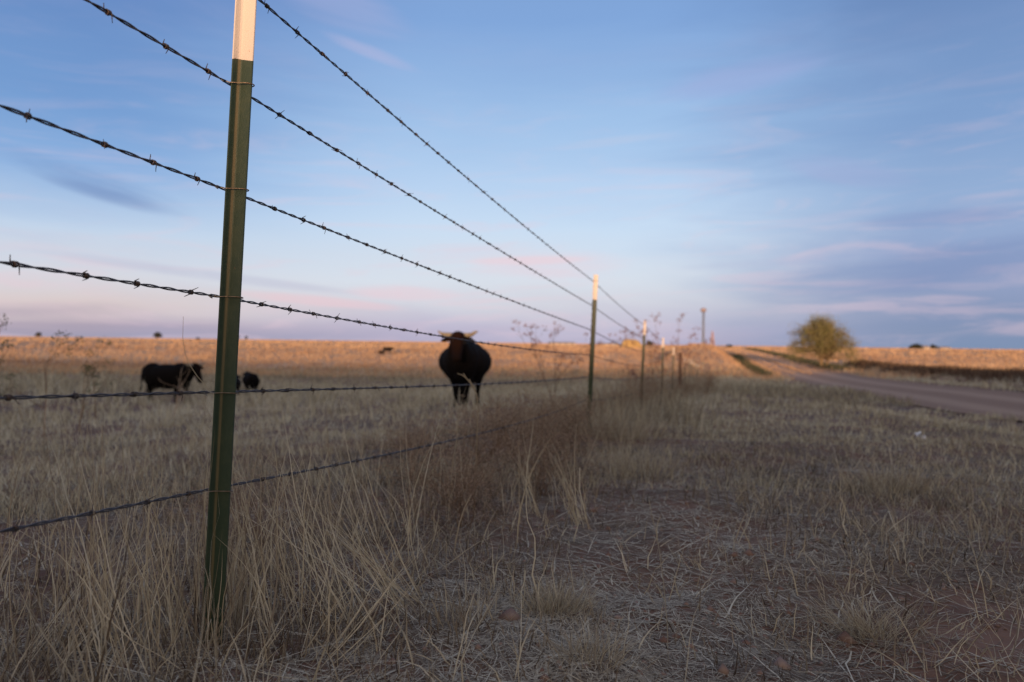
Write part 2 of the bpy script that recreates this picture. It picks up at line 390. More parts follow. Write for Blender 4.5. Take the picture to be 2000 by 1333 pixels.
# ---------------------------------------------------------------- blades
def blades(name, root, L, wid, face, ddir, el, droop, tint, mat, nseg=3, clamp=True, curl=None, parent=None, taper=.8):
    """ribbons: root (N,3), length, width, face azimuth, lean azimuth, start elevation angle, droop"""
    n = len(L); t = np.linspace(0, 1, nseg + 1)[None, :]
    L_ = L[:, None]
    h = L_ * (np.cos(el)[:, None] * t + droop[:, None] * .5 * t ** 2)
    z = L_ * (np.sin(el)[:, None] * t - droop[:, None] * t ** 2.2 * .6)
    dx, dy = np.cos(ddir)[:, None], np.sin(ddir)[:, None]
    x = root[:, 0:1] + h * dx; y = root[:, 1:2] + h * dy
    if curl is not None:
        n2 = np.random.default_rng(n); kk_ = n2.uniform(.8, 2.4, n)[:, None]; ph_ = n2.uniform(0, 6.28, n)[:, None]
        c = (curl[:, None] * L_) * t ** 2 + L_ * n2.normal(0, .022, n)[:, None] * (np.sin(2 * np.pi * kk_ * t + ph_) - np.sin(ph_)) * np.minimum(t * 3, 1); x = x - c * dy; y = y + c * dx
        br = (n2.random(n) < .12)[:, None] * np.clip(t - .62, 0, 1) * L_          # some stems are broken over
        z = z - br * 1.5; x = x + br * .7 * dx; y = y + br * .7 * dy
    z = root[:, 2:3] + z
    if clamp and parent is None:
        z = np.maximum(z, H(x.ravel(), y.ravel()).reshape(z.shape) + .003)
    wv_ = wid[:, None] * np.clip((1 - t) ** taper, 0, 1) * (.6 + .4 * np.minimum(t * 6, 1)) / 2
    sxx, syy = np.cos(face)[:, None], np.sin(face)[:, None]
    a = np.stack([x - wv_ * sxx, y - wv_ * syy, z], -1)[:, :-1]; b = np.stack([x + wv_ * sxx, y + wv_ * syy, z], -1)[:, :-1]
    tip = np.stack([x[:, -1], y[:, -1], z[:, -1]], -1)[:, None]
    V = np.concatenate([np.stack([a, b], 2).reshape(n, -1, 3), tip], 1)       # (n, 2*nseg+1, 3)
    nv = 2 * nseg + 1; base = (np.arange(n) * nv)[:, None]
    quad = np.array([[2 * i, 2 * i + 1, 2 * i + 3, 2 * i + 2] for i in range(nseg - 1)]).reshape(-1) if nseg > 1 else np.zeros(0, int)
    tri = np.array([2 * nseg - 2, 2 * nseg - 1, 2 * nseg])
    pat = np.concatenate([quad, tri]); loops = (base + pat[None, :]).ravel()
    st = np.concatenate([np.arange(nseg - 1) * 4, [4 * (nseg - 1)]])
    ls = ((np.arange(n) * len(pat))[:, None] + st[None, :]).ravel()
    me = bpy.data.meshes.new(name); me.vertices.add(n * nv); me.vertices.foreach_set('co', V.reshape(-1).astype(np.float32))
    me.loops.add(len(loops)); me.loops.foreach_set('vertex_index', loops.astype(np.int32))
    me.polygons.add(len(ls)); me.polygons.foreach_set('loop_start', ls.astype(np.int32))
    me.update(calc_edges=True)
    at = me.attributes.new('tint', 'FLOAT', 'POINT'); at.data.foreach_set('value', np.repeat(tint, nv).astype(np.float32))
    me.materials.append(mat)
    return me

def wedge(n, r0, r1, a0=-44, a1=47):
    r = np.exp(rng.uniform(np.log(r0), np.log(r1), n)); a = np.radians(rng.uniform(a0, a1, n))
    return r * np.sin(a), r * np.cos(a)
def onroad(u, m=0.0): return (u > RU0 - m) & (u < RU1 + m)

def scatter(name, ncl, per, r0, r1, spread, hfun, wfun, tintfun, nseg, mat, lean=.25, droop=.25, keepfun=None, mode='up', **kw):
    cx, cy = wedge(ncl, r0, r1, **kw)
    cr = np.hypot(cx, cy)
    k = np.ones(ncl, bool)
    u, v = uv(cx, cy)
    k &= ~onroad(u, .0)
    if keepfun is not None: k &= rng.random(ncl) < keepfun(cx, cy, u, v)
    cx, cy, cr = cx[k], cy[k], cr[k]; n = len(cx)
    hs = rng.uniform(.55, 1.25, n); ct = rng.normal(0, .09, n); cdir = rng.uniform(0, 2 * np.pi, n)
    X = np.repeat(cx, per); Y = np.repeat(cy, per); r = np.repeat(cr, per); hs = np.repeat(hs, per); ct = np.repeat(ct, per); cdir = np.repeat(cdir, per)
    sp = spread * (np.repeat(cr, per) if spread < 0 else 1) if spread >= 0 else -spread * r
    g = rng.normal(0, 1, (2, len(X))) * sp
    X = X + g[0]; Y = Y + g[1]
    u, v = uv(X, Y)
    ok = ~onroad(u, -.05); X, Y, r, hs, ct, cdir, u, v = (q[ok] for q in (X, Y, r, hs, ct, cdir, u, v)); g = g[:, ok]; sp = sp[ok] if hasattr(sp, '__len__') else sp
    N_ = len(X)
    Z = H(X, Y)
    root = np.stack([X, Y, Z - .01], 1)
    hh = hfun(X, Y, u, v) * hs * rng.uniform(.45, 1.15, N_)
    ww = wfun(r) * rng.uniform(.6, 1.4, N_)
    face = rng.uniform(0, 2 * np.pi, N_)
    if mode == 'up':
        out_ = np.arctan2(g[1], g[0])
        dd = np.where(rng.random(N_) < .6, out_, cdir) + rng.normal(0, .6, N_)
        el = np.pi / 2 - np.abs(rng.normal(0, lean, N_)); dr = np.abs(rng.normal(0, droop, N_))
    else:
        dd = rng.uniform(0, 2 * np.pi, N_); el = rng.uniform(-.02, .30, N_); dr = rng.uniform(0, .4, N_)
        face = dd + np.pi / 2 + rng.normal(0, .3, N_)
    tint = np.clip(tintfun(X, Y, u, v) + ct + rng.normal(0, .19, N_), 0, 1)
    me = blades(name, root, hh, ww, face, dd, el, dr, tint, mat, nseg, curl=rng.normal(0, .18, N_))
    return me

def join_stuff(name, meshes, mat):
    """one object from several blade meshes"""
    bm = bmesh.new(); 
    for me in meshes: bm.from_mesh(me); bpy.data.meshes.remove(me)
    out_ = bpy.data.meshes.new(name); bm.to_mesh(out_); bm.free(); out_.materials.append(mat) if not out_.materials else None
    return tag(link(name, out_, mat), kind='stuff')

strip = lambda u: np.exp(-((u + .25) / .55) ** 2)
def tall(x, y, u, v):                         # height of the standing grass by place
    f = fbm(x, y, .9, 3)
    h = .04 + .07 * f
    h = h + (.05 * np.exp(-((u + .18) / .42) ** 2)) * (.5 + f) * (1 - .35 * sst(v, 1.5, 3))
    h = h + .05 * sst(-u, .2, 1.4) * (.4 + f)
    h = h + .62 * np.exp(-((y - 17.8) / 1.6) ** 2) * sst(-x, 3, 6) * (.5 + f)
    h = h + .10 * sst(np.hypot(x, y), 6, 14) * (.5 + f)
    return h
def tone(x, y, u, v):
    d = np.hypot(x, y)
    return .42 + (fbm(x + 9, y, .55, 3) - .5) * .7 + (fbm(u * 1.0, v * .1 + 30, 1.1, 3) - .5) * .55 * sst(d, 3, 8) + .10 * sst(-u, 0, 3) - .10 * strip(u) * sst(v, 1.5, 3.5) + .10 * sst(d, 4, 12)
def cover(x, y, u, v):                        # where anything grows: thin along the bare track beside the fence
    f = fbm(x + 3, y + 5, 1.5, 3)
    bare = np.exp(-((u - .9) / .5) ** 2) * (1 - sst(v, 1.5, 4))
    return np.clip(.42 + 1.5 * (f - .30) - .62 * bare + .6 * strip(u), .03, 1)

near = []
# fine standing grass, foreground
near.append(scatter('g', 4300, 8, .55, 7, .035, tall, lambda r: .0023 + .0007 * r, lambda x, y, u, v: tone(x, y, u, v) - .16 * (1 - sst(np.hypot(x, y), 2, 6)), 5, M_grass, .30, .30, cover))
# tall stalks on the fence line
def tallstrip(x, y, u, v): return np.clip(np.exp(-((u + .22) / .36) ** 2), 0, 1)
near.append(scatter('g', 260, 5, .95, 7, .03, lambda x, y, u, v: .22 + .32 * fbm(x, y, 1.2), lambda r: .0026 + .0005 * r, lambda x, y, u, v: .62 + .0 * u, 7, M_grass, .14, .16, tallstrip, a0=-44, a1=20))
near.append(scatter('g', 170, 2, 1.0, 4.5, .04, lambda x, y, u, v: .34 + .25 * fbm(x, y, 1.2), lambda r: .0036 + .0003 * r, lambda x, y, u, v: .80 + .0 * u, 7, M_grass, .22, .35, lambda x, y, u, v: np.clip(np.exp(-((u + .1) / .5) ** 2), 0, 1), a0=-44, a1=25))
# sparse pale stems over the verge
near.append(scatter('g', 2600, 12, 1.6, 9, .05, lambda x, y, u, v: .07 + .10 * fbm(x, y, 1.2), lambda r: .0022 + .0007 * r, lambda x, y, u, v: .60 + .0 * u, 4, M_grass, .6, .5, lambda x, y, u, v: np.clip((fbm(x - 7, y + 2, .9, 3) - .42) * 5, .02, 1) * sst(u, .6, 1.8)))
near.append(scatter('g', 2600, 3, .7, 9, .03, lambda x, y, u, v: .12 + .14 * fbm(x, y, 1.2), lambda r: .0030 + .0005 * r, lambda x, y, u, v: .78 + .0 * u, 5, M_grass, .5, .5, lambda x, y, u, v: np.clip(.7 - .65 * np.exp(-((u - .95) / .55) ** 2) * (1 - sst(v, 3, 7)), .05, 1)))
join_stuff('dry_grass', near, M_grass)

lit = []
lit.append(scatter('s', 8200, 11, .55, 4.4, .09, lambda x, y, u, v: .085 + 0 * x, lambda r: .0021 + .0006 * r, lambda x, y, u, v: .58 + .6 * (fbm(x, y, 1.6) - .5), 4, M_straw, mode='lie', keepfun=lambda x, y, u, v: np.clip(.5 + 2.4 * (fbm(x + 3, y + 5, 1.5, 3) - .40), .10, 1)))
lit.append(scatter('s', 5200, 9, 3.5, 14, .25, lambda x, y, u, v: .15 + 0 * x, lambda r: .0022 + .0006 * r, lambda x, y, u, v: .60 + .5 * (fbm(x, y, .8) - .5), 3, M_straw, mode='lie'))
lit.append(scatter('s', 500, 3, .7, 5, .12, lambda x, y, u, v: .26 + 0 * x, lambda r: .0040 + .0003 * r, lambda x, y, u, v: .88 + 0 * x, 6, M_straw, mode='lie'))
join_stuff('straw_litter', lit, M_straw)

mid = []
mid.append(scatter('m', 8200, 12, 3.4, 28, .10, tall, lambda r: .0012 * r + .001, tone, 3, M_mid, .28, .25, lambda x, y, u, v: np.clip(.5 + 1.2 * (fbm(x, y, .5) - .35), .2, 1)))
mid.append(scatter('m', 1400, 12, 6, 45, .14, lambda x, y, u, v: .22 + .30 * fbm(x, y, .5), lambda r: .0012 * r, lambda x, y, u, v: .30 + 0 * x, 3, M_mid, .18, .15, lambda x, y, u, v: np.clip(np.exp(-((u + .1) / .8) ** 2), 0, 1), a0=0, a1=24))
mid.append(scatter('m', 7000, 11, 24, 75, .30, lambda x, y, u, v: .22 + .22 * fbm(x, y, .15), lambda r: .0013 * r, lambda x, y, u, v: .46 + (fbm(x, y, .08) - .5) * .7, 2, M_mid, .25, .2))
join_stuff('pasture_grass', mid, M_mid)

far = []
ftone = lambda x, y, u, v: .55 + (fbm(x * .35, y, .05, 4) - .5) * .9
far.append(scatter('f', 9000, 11, 55, 180, .8, lambda x, y, u, v: .30 + .30 * fbm(x, y, .08), lambda r: .0018 * r, ftone, 1, M_far, .2, 0, a0=-50, a1=52))
far.append(scatter('f', 7000, 10, 160, 1600, -.004, lambda x, y, u, v: .45 + .3 * fbm(x, y, .03), lambda r: .0024 * r, ftone, 1, M_far, .2, 0, a0=-50, a1=52))
join_stuff('field_grass', far, M_far)

dg = []
for u0, su, v0, v1, n_ in ((14.2, .6, 70, 230, 7000), (5.9, .35, 60, 125, 2600)):
    vv = np.exp(rng.uniform(np.log(v0), np.log(v1), n_)); X, Y = xy(rng.normal(u0, su, n_), vv); r_ = np.hypot(X, Y)
    dg.append(blades('d', np.stack([X, Y, H(X, Y) - .02], 1), rng.uniform(.25, .6, n_), .0022 * r_, rng.uniform(0, 6.28, n_), rng.uniform(0, 6.28, n_), np.full(n_, 1.4), np.zeros(n_), rng.random(n_), M_ditch, 1))
join_stuff('ditch_grass', dg, M_ditch)

n_ = 9000  # blades added on the far road to catch the sun and brighten it
vv = np.exp(rng.uniform(np.log(66), np.log(330), n_)); uu = RU0 + (RU1 - RU0) * rng.choice([.0, .06, .48, .52, .95, 1.0, .25, .75], n_) + rng.normal(0, .22, n_)
X, Y = xy(uu, vv); r_ = np.hypot(X, Y)
tag(link('road_brightening_grass', blades('road_brightening_grass', np.stack([X, Y, H(X, Y) - .01], 1), rng.uniform(.06, .20, n_), .0022 * r_, rng.uniform(0, 6.28, n_), rng.uniform(0, 6.28, n_), np.full(n_, 1.4), np.zeros(n_), rng.uniform(.3, .9, n_), M_far, 1), None), kind='stuff')

# clods and small stones on the bare soil
def clods():
    n_ = 5200; X, Y = wedge(n_, .8, 8); k = rng.random(n_) < np.clip(.15 + 1.3 * np.exp(-((uv(X, Y)[0] - 1.0) / .9) ** 2), 0, 1); X, Y = X[k], Y[k]; n_ = len(X)
    Z = H(X, Y); sz = np.exp(rng.normal(math.log(.0045), .5, n_)) * (1 + .15 * np.hypot(X, Y))
    dirs = np.array([[1, 0, 0], [.3, .9, 0], [-.8, .5, .1], [-.8, -.6, 0], [.4, -.9, 0], [.1, 0, .75], [0, 0, -.5]], float)
    a = rng.uniform(0, 6.28, n_); c, s_ = np.cos(a)[:, None], np.sin(a)[:, None]
    D = dirs[None] * rng.uniform(.6, 1.3, (n_, 7, 1)); x = D[..., 0] * c - D[..., 1] * s_; y = D[..., 0] * s_ + D[..., 1] * c
    V = np.stack([x, y, D[..., 2]], -1) * sz[:, None, None] + np.stack([X, Y, Z], 1)[:, None]
    t_ = np.array([[k, (k + 1) % 5, 5] for k in range(5)] + [[(k + 1) % 5, k, 6] for k in range(5)])
    F = (np.arange(n_)[:, None, None] * 7 + t_[None]).reshape(-1, 3)
    me = bpy.data.meshes.new('clods'); me.vertices.add(n_ * 7); me.vertices.foreach_set('co', V.ravel()); me.loops.add(F.size); me.loops.foreach_set('vertex_index', F.ravel()); me.polygons.add(len(F)); me.polygons.foreach_set('loop_start', np.arange(len(F)) * 3); me.update(calc_edges=True)
    tag(link('pebbles', me, pbr('clod_soil', (.17, .095, .07), .95, 0, 9, (.27, .19, .15))), kind='stuff')
clods()

# brown weed bank beyond the road
def weedbank(x, y, u, v): return np.clip(np.exp(-((u - 16.4) / 1.0) ** 2), 0, 1) * (v > 3)
wb = []
for _ in range(1):
    vv = np.exp(rng.uniform(np.log(9), np.log(85), 2600)); uu = rng.normal(17.8, .7, 2600)
    X, Y = xy(uu, vv); per = 14
    X = np.repeat(X, per) + rng.normal(0, .22, 2600 * per); Y = np.repeat(Y, per) + rng.normal(0, .22, 2600 * per)
    n_ = len(X); r_ = np.hypot(X, Y)
    wb.append(blades('w', np.stack([X, Y, H(X, Y) - .02], 1), rng.uniform(.3, .85, n_) * (.6 + .7 * fbm(X, Y, .35)), .0013 * r_, rng.uniform(0, 6.28, n_), rng.uniform(0, 6.28, n_), np.pi / 2 - np.abs(rng.normal(0, .25, n_)), np.abs(rng.normal(0, .2, n_)), np.clip(rng.normal(.16, .12, n_), 0, 1), M_weed, 2))
join_stuff('roadside_weeds', wb, M_weed)

# ---------------------------------------------------------------- fence posts
def green_mat():
    m, n = newmat('green_post_paint')
    t = n.node('ShaderNodeTexCoord'); sp = n.node('ShaderNodeSeparateXYZ'); n.l.new(t.outputs['Object'], sp.inputs[0])
    c = n.mix(n.smooth(n.noise(t.outputs['Object'], 30, 5, .65), .4, .7), (.020, .042, .024), (.034, .054, .030))
    mp = n.node('ShaderNodeMapping'); n.put(mp.inputs[0], t.outputs['Object']); mp.inputs['Scale'].default_value = (900, 900, 40)
    sc_ = n.smooth(n.noise(mp.outputs[0], 1, 4, .7), .60, .72)
    c = n.mix(n.m('MULTIPLY', sc_, .5), c, (.12, .12, .08))
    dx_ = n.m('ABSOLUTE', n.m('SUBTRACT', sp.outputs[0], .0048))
    fillet_strip = n.m('MULTIPLY', n.m('SUBTRACT', .8, n.smooth(dx_, .0008, .0036)), n.m('ADD', .55, n.m('MULTIPLY', n.noise(t.outputs['Object'], 14, 4), .6)), clamp=True)  # pale brown strip along the stem fillet, varied by noise
    c = n.mix(fillet_strip, c, (.15, .115, .055))
    rs_ = n.smooth(n.noise(t.outputs['Object'], 70, 4, .7), .69, .74)
    c = n.mix(rs_, c, (.16, .06, .03))
    b = n.node('ShaderNodeBsdfPrincipled'); n.put(b.inputs['Base Color'], c); b.inputs['Roughness'].default_value = .5
    bp = n.node('ShaderNodeBump'); bp.inputs['Strength'].default_value = .25; bp.inputs['Distance'].default_value = .002
    n.put(bp.inputs['Height'], n.noise(t.outputs['Object'], 300, 4)); n.l.new(bp.outputs[0], b.inputs['Normal'])
    fin(n, b); return m
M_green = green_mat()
M_white = pbr('white_post_paint', (.66, .60, .56), .5, 0, 60, (.36, .20, .12), .2, 300, .4, .64, .74)
M_clip = pbr('galvanised_clip', (.34, .31, .27), .45, .8, 40, (.20, .15, .11), .2, 200)
M_wire = pbr('weathered_wire', (.080, .075, .082), .50, .55, 30, (.10, .072, .058), .3, 200, .5, .5, .75)
M_barb = pbr('rusty_barb', (.080, .066, .062), .5, .5, 60, (.16, .09, .055), .3, 200, .5, .5, .75)
M_wood = pbr('weathered_wood', (.085, .045, .030), .9, 0, 18, (.14, .08, .055), .6, 60)

H_TOP, H_PAINT = 1.42, 1.195
WH = [1.365, 1.145, .925, .700, .500, .296]  # wire heights on a post, top first
# T section: local x = away from the wires (stem), y = along the fence
SEC = [(-.0035, -.0175), (-.0005, -.0175), (.0015, -.0105), (.0030, -.0065), (.0060, -.0038), (.010, -.0030), (.0335, -.0024), (.0345, -.0012), (.0345, .0012), (.0335, .0024), (.010, .0030), (.0060, .0038), (.0030, .0065), (.0015, .0105), (-.0005, .0175), (-.0035, .0175)]
def post_part(z0, z1, wav0=0.0, wav1=0.0, studs=False, seg=1):
    mb = MB(); n = len(SEC)
    zs = [z0 + (z1 - z0) * i / seg for i in range(seg + 1)]
    vs = []
    for i, z in enumerate(zs):
        for (x, y) in SEC:
            wv_ = (wav0 if i == 0 else wav1 if i == seg else 0) * math.cos((x + y) * 120)
            vs.append((x, y, z + wv_))
    fs = [(i * n + k, i * n + (k + 1) % n, (i + 1) * n + (k + 1) % n, (i + 1) * n + k) for i in range(seg) for k in range(n)]
    fs.append(tuple(seg * n + k for k in range(n)))
    fs.append(tuple(n - 1 - k for k in range(n)))
    mb.add(vs, fs)
    if studs:
        z = z0 + .06
        while z < z1 - .02:
            mb.box((-.0065, 0, z), (.006, .010, .012)); z += .054
    return mb.mesh('t_post_part')
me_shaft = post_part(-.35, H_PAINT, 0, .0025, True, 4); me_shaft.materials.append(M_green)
me_tip = post_part(H_PAINT + .0004, H_TOP, .0025, 0, True, 2); me_tip.materials.append(M_white)
def clip_mesh(far_=False):
    mb = MB()
    pts = [(-.014, -.040, .002), (-.008, -.034, -.004), (-.016, -.028, .004), (-.006, -.0215, .0), (.010, -.014, .001), (.030, -.0075, .0015), (.0375, 0, .001), (.034, .0065, .0), (.012, .013, -.001), (-.003, .0225, -.001), (-.016, .026, -.002), (-.019, .020, -.006), (-.012, .019, -.009)]
    P_ = []
    for i in range(len(pts) - 1):
        a, b = Vector(pts[i]), Vector(pts[i + 1])
        p0 = Vector(pts[max(i - 1, 0)]); p3 = Vector(pts[min(i + 2, len(pts) - 1)])
        for s_ in range(3):
            t = s_ / 3
            P_.append(.5 * ((2 * a) + (b - p0) * t + (2 * p0 - 5 * a + 4 * b - p3) * t * t + (3 * a - p0 - 3 * b + p3) * t ** 3))
    P_.append(Vector(pts[-1]))
    mb.tube(P_, .00125, 5)
    me = mb.mesh('wire_clip'); me.materials.append(M_clip); return me
me_clip = clip_mesh()
RZ = math.atan2(-FD.x, FD.y)                  # local y along the fence

class Post: pass
posts = []
def place_post(bx, base_z_rel, top_px, top_py, Y, name, label, wood=False, base_px=None, base_py=None):
    """foot point by photo pixel column at depth Y; leans so its top lies near (top_px, top_py)"""
    top = P(top_px, top_py, Y)
    b = P(base_px, base_py, Y)
    # run the line of the post down to the ground
    d = (top - b).normalized()
    foot_z = CAMZ + base_z_rel
    foot = top - d * ((top.z - foot_z) / d.z)
    p = Post(); p.foot = foot; p.dir = d; p.len = (top - foot).length; p.Y = Y; p.wood = wood
    root = empty(name, foot)
    q = Vector((0, 0, 1)).rotation_difference(d)
    root.rotation_mode = 'QUATERNION'; root.rotation_quaternion = q @ Euler((0, 0, RZ + random.uniform(-.06, .06))).to_quaternion()
    p.root = root
    tag(root, label, 'fence post', 'wooden fence posts' if wood else 'green steel posts with white tips along the fence')
    posts.append(p)
    return p
ordn = ['', '']
# (depth, base ground rel. camera, top pixel, lower pixel)
PT = [(1.43, -.610, (478, -88), (412, 1150)),
      (6.17, -.800, (1161, 537), (1147, 820)),
      (10.9, -1.03, (1258, 627), (1252, 745)),
      (15.6, -1.25, (1294, 660), (1292, 740)),
      (20.4, -1.49, (1315, 679), (1313, 740)),
      (25.1, -1.72, (1328.5, 689), (1328, 733)),
      (29.8, -1.93, (1337, 698), (1337, 735)),
      (34.5, -2.07, (1345, 701), (1345, 735)),
      (39.2, -2.20, (1350, 704), (1350, 735)),
      (43.9, -2.33, (1354.5, 707), (1354.5, 735)),
      (48.7, -2.43, (1360, 711), (1360, 735)),
      (53.4, -2.49, (1363, 714), (1363, 735))]
LBL = ['green steel T-post with white painted tip beside the tall straw grass, closest to camera',
       'second white-tipped green steel post, its studded edge showing, just right of the standing cow',
       'third white-tipped green post among pink weeds, between the studded post and shorter ones',
       'fourth white-tipped green post, seen against the orange field beside pink weed tops',
       'short looking white-tipped green post standing next before the brown wooden post',
       'dark brown wooden fence post without any white tip',
       'small distant post with white tip, first beyond the brown wooden post',
       'small distant post with white tip, second beyond the brown wooden post',
       'small distant post with white tip, third beyond the brown wooden post',
       'small distant post with white tip, fourth beyond the brown wooden post',
       'tiny distant post with white tip, fifth beyond the brown wooden post',
       'tiny distant post with white tip, last one seen before the lit bank']
for i, (Y, gz_, tp, bp_) in enumerate(PT):
    wood = i == 5
    p = place_post(0, gz_, tp[0], tp[1], Y, 'wooden_fence_post' if wood else 'fence_post', LBL[i], wood, bp_[0], bp_[1])
    if wood:
        mb = MB(); mb.tube([(0, 0, -.4), (0, 0, .3), (.005, .002, .8), (0, 0, p.len - .03), (0, 0, p.len)], [.068, .066, .060, .058, .045], 10, True)
        mb.build('post_shaft', M_wood, p.root)
    else:
        k = p.len / H_TOP
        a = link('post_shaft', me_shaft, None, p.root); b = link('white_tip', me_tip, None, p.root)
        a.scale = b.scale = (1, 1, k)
        if i < 5:
            for h in WH:
                c = link('wire_clip', me_clip, None, p.root); c.location = (0, 0, h * k - .001)
# keep the ground meeting the feet: report
# ---------------------------------------------------------------- barbed wires
def wire_nodes(h):
    pts = []
    p0 = posts[0]
    a = p0.foot + p0.dir * (h * p0.len / H_TOP)
    d = posts[1].foot - posts[0].foot
    start = a - Vector((d.x, d.y, 0)) + Vector((0, 0, {1.365: .13, 1.145: .15, .925: .20, .700: .26, .500: .33, .296: .40}[h]))
    pts.append(start)
    for p in posts:
        q = p.foot + p.dir * (h * p.len / H_TOP)
        off = Vector((-FD.y, FD.x, 0)) * (.012 if not p.wood else .07)
        pts.append(q + off)
    e = pts[-1] + (pts[-1] - pts[-2]) * 3; e.z = pts[-1].z + .5
    pts.append(e)
    return pts
me_b = []
for kk in range(5):
    rs = random.Random(kk + 11); mb = MB()
    for off, ph in ([(0, rs.uniform(0, 6.28))] if kk < 5 else [(-.0022, 1.0), (.0022, 3.3)]):
        pts = []
        tl = rs.uniform(.011, .016); a0 = ph; turns = 2.5
        s0 = Vector((off - .0037 - .004 * rs.random(), math.cos(a0) * .004 - math.sin(a0) * tl * .9, math.sin(a0) * .004 + math.cos(a0) * tl * .9)); pts.append(s0)
        for i in range(21):
            a = a0 + turns * 2 * math.pi * i / 20
            pts.append(Vector((off + .0075 * (i / 20 - .5), math.cos(a) * .0042, math.sin(a) * .0042)))
        a = a0 + turns * 2 * math.pi
        pts.append(Vector((off + .0037 + .004 * rs.random(), math.cos(a) * .004 + (-math.sin(a)) * tl, math.sin(a) * .004 + math.cos(a) * tl)))
        mb.tube(pts, [.0006] + [.0011] * 21 + [.0005], 5)
    me = mb.mesh('barb'); me.materials.append(M_barb); me_b.append(me)
WL = ['topmost barbed wire, tied just under the post tips and running down from upper left',
      'second barbed wire from the top, tied just below the white paint of the near post',
      'third barbed wire from the top, crossing the blue sky',
      'fourth barbed wire from the top, passing across the horned head of the cow',
      'fifth barbed wire from the top, nearly level and passing over the cow legs',
      'lowest barbed wire, running through the dry grass and brown twigs']
for wi, h in enumerate(WH):
    nodes = wire_nodes(h)
    root = empty('barbed_wire', nodes[1]); tag(root, WL[wi], 'barbed wire', 'barbed wires of the pasture fence')
    O = nodes[1]
    # sampled centre line with sag
    path = []; 
    for i in range(len(nodes) - 1):
        a, b = nodes[i], nodes[i + 1]; Ls = (b - a).length
        fine = i <= 3
        ns = max(2, int(Ls / (.0075 if i <= 1 else .014))) if fine else max(6, int(Ls / .8))
        sag = (.012 + .018 * random.random()) * (1.6 if wi == 5 else 1)
        if i == 1 and wi in (1, 2): sag = .006
        for s_ in range(ns):
            t = s_ / ns; q = a.lerp(b, t); q.z -= sag * 4 * t * (1 - t); path.append((q - O, fine))
    path.append((nodes[-1] - O, False))
    pp = np.array([tuple(q) for q, _ in path]); fine = np.array([f for _, f in path])
    nf = int(fine.sum())
    # twisted pair, vectorised
    Pf = pp[:nf + 1]; T = np.gradient(Pf, axis=0); T /= np.linalg.norm(T, axis=1)[:, None]
    S_ = np.cumsum(np.r_[0, np.linalg.norm(np.diff(Pf, axis=0), axis=1)])
    U = np.cross(T, np.array([0, 0, 1.])); U /= np.linalg.norm(U, axis=1)[:, None]; W = np.cross(U, T)
    pitch = .092; ph = S_ / pitch * 2 * np.pi + 1.3 * np.sin(S_ * 7 + wi) 
    for s_ in range(2):
        n6 = 6; rr_ = .00155; rad = .0018
        cen = Pf + (U * np.cos(ph + s_ * np.pi)[:, None] + W * np.sin(ph + s_ * np.pi)[:, None]) * rad
        ring = []
        for k in range(n6):
            a = 2 * np.pi * k / n6; ring.append(cen + (U * math.cos(a) + W * math.sin(a)) * rr_)
        V = np.stack(ring, 1).reshape(-1, 3); n_ = len(cen)
        i = np.arange(n_ - 1)[:, None]; k = np.arange(n6)[None, :]
        Q = np.stack([i * n6 + k, i * n6 + (k + 1) % n6, (i + 1) * n6 + (k + 1) % n6, (i + 1) * n6 + k], -1).reshape(-1, 4)
        me = bpy.data.meshes.new('strand'); me.vertices.add(len(V)); me.vertices.foreach_set('co', V.ravel())
        me.loops.add(Q.size); me.loops.foreach_set('vertex_index', Q.ravel()); me.polygons.add(len(Q)); me.polygons.foreach_set('loop_start', np.arange(len(Q)) * 4)
        me.polygons.foreach_set('use_smooth', np.ones(len(Q), bool)); me.update(calc_edges=True)
        link('strand', me, M_wire, root)
    mb = MB(); mb.tube([tuple(q) for q in pp[nf:]], .0026, 4); mb.build('far_strand', M_wire, root)
    # barbs
    ahead = int(np.argmax(Pf[:, 1] + O.y > .55))
    s = S_[ahead]; cnt = 0; restb = MB()
    while s < S_[-1] - .05:
        j = int(np.searchsorted(S_, s)); c = Vector(Pf[j]); t = Vector(T[j]); u_ = Vector(U[j]); w_ = Vector(W[j])
        px = c + O
        mt = Matrix((t, u_, w_)).transposed() @ Matrix.Rotation(random.uniform(0, 6.28), 3, 'X')
        if cnt < 98:
            o = link('barb', me_b[random.randrange(5)], None, root); o.location = c; o.rotation_euler = mt.to_euler()
            cnt += 1
        else:
            src = me_b[random.randrange(5)]
            restb.add([c + mt @ v.co for v in src.vertices], [tuple(p_.vertices) for p_ in src.polygons], True)
        s += .118 + random.uniform(-.018, .018)
    if restb.v: tag(restb.build('far_barb', M_barb, root), kind='stuff')

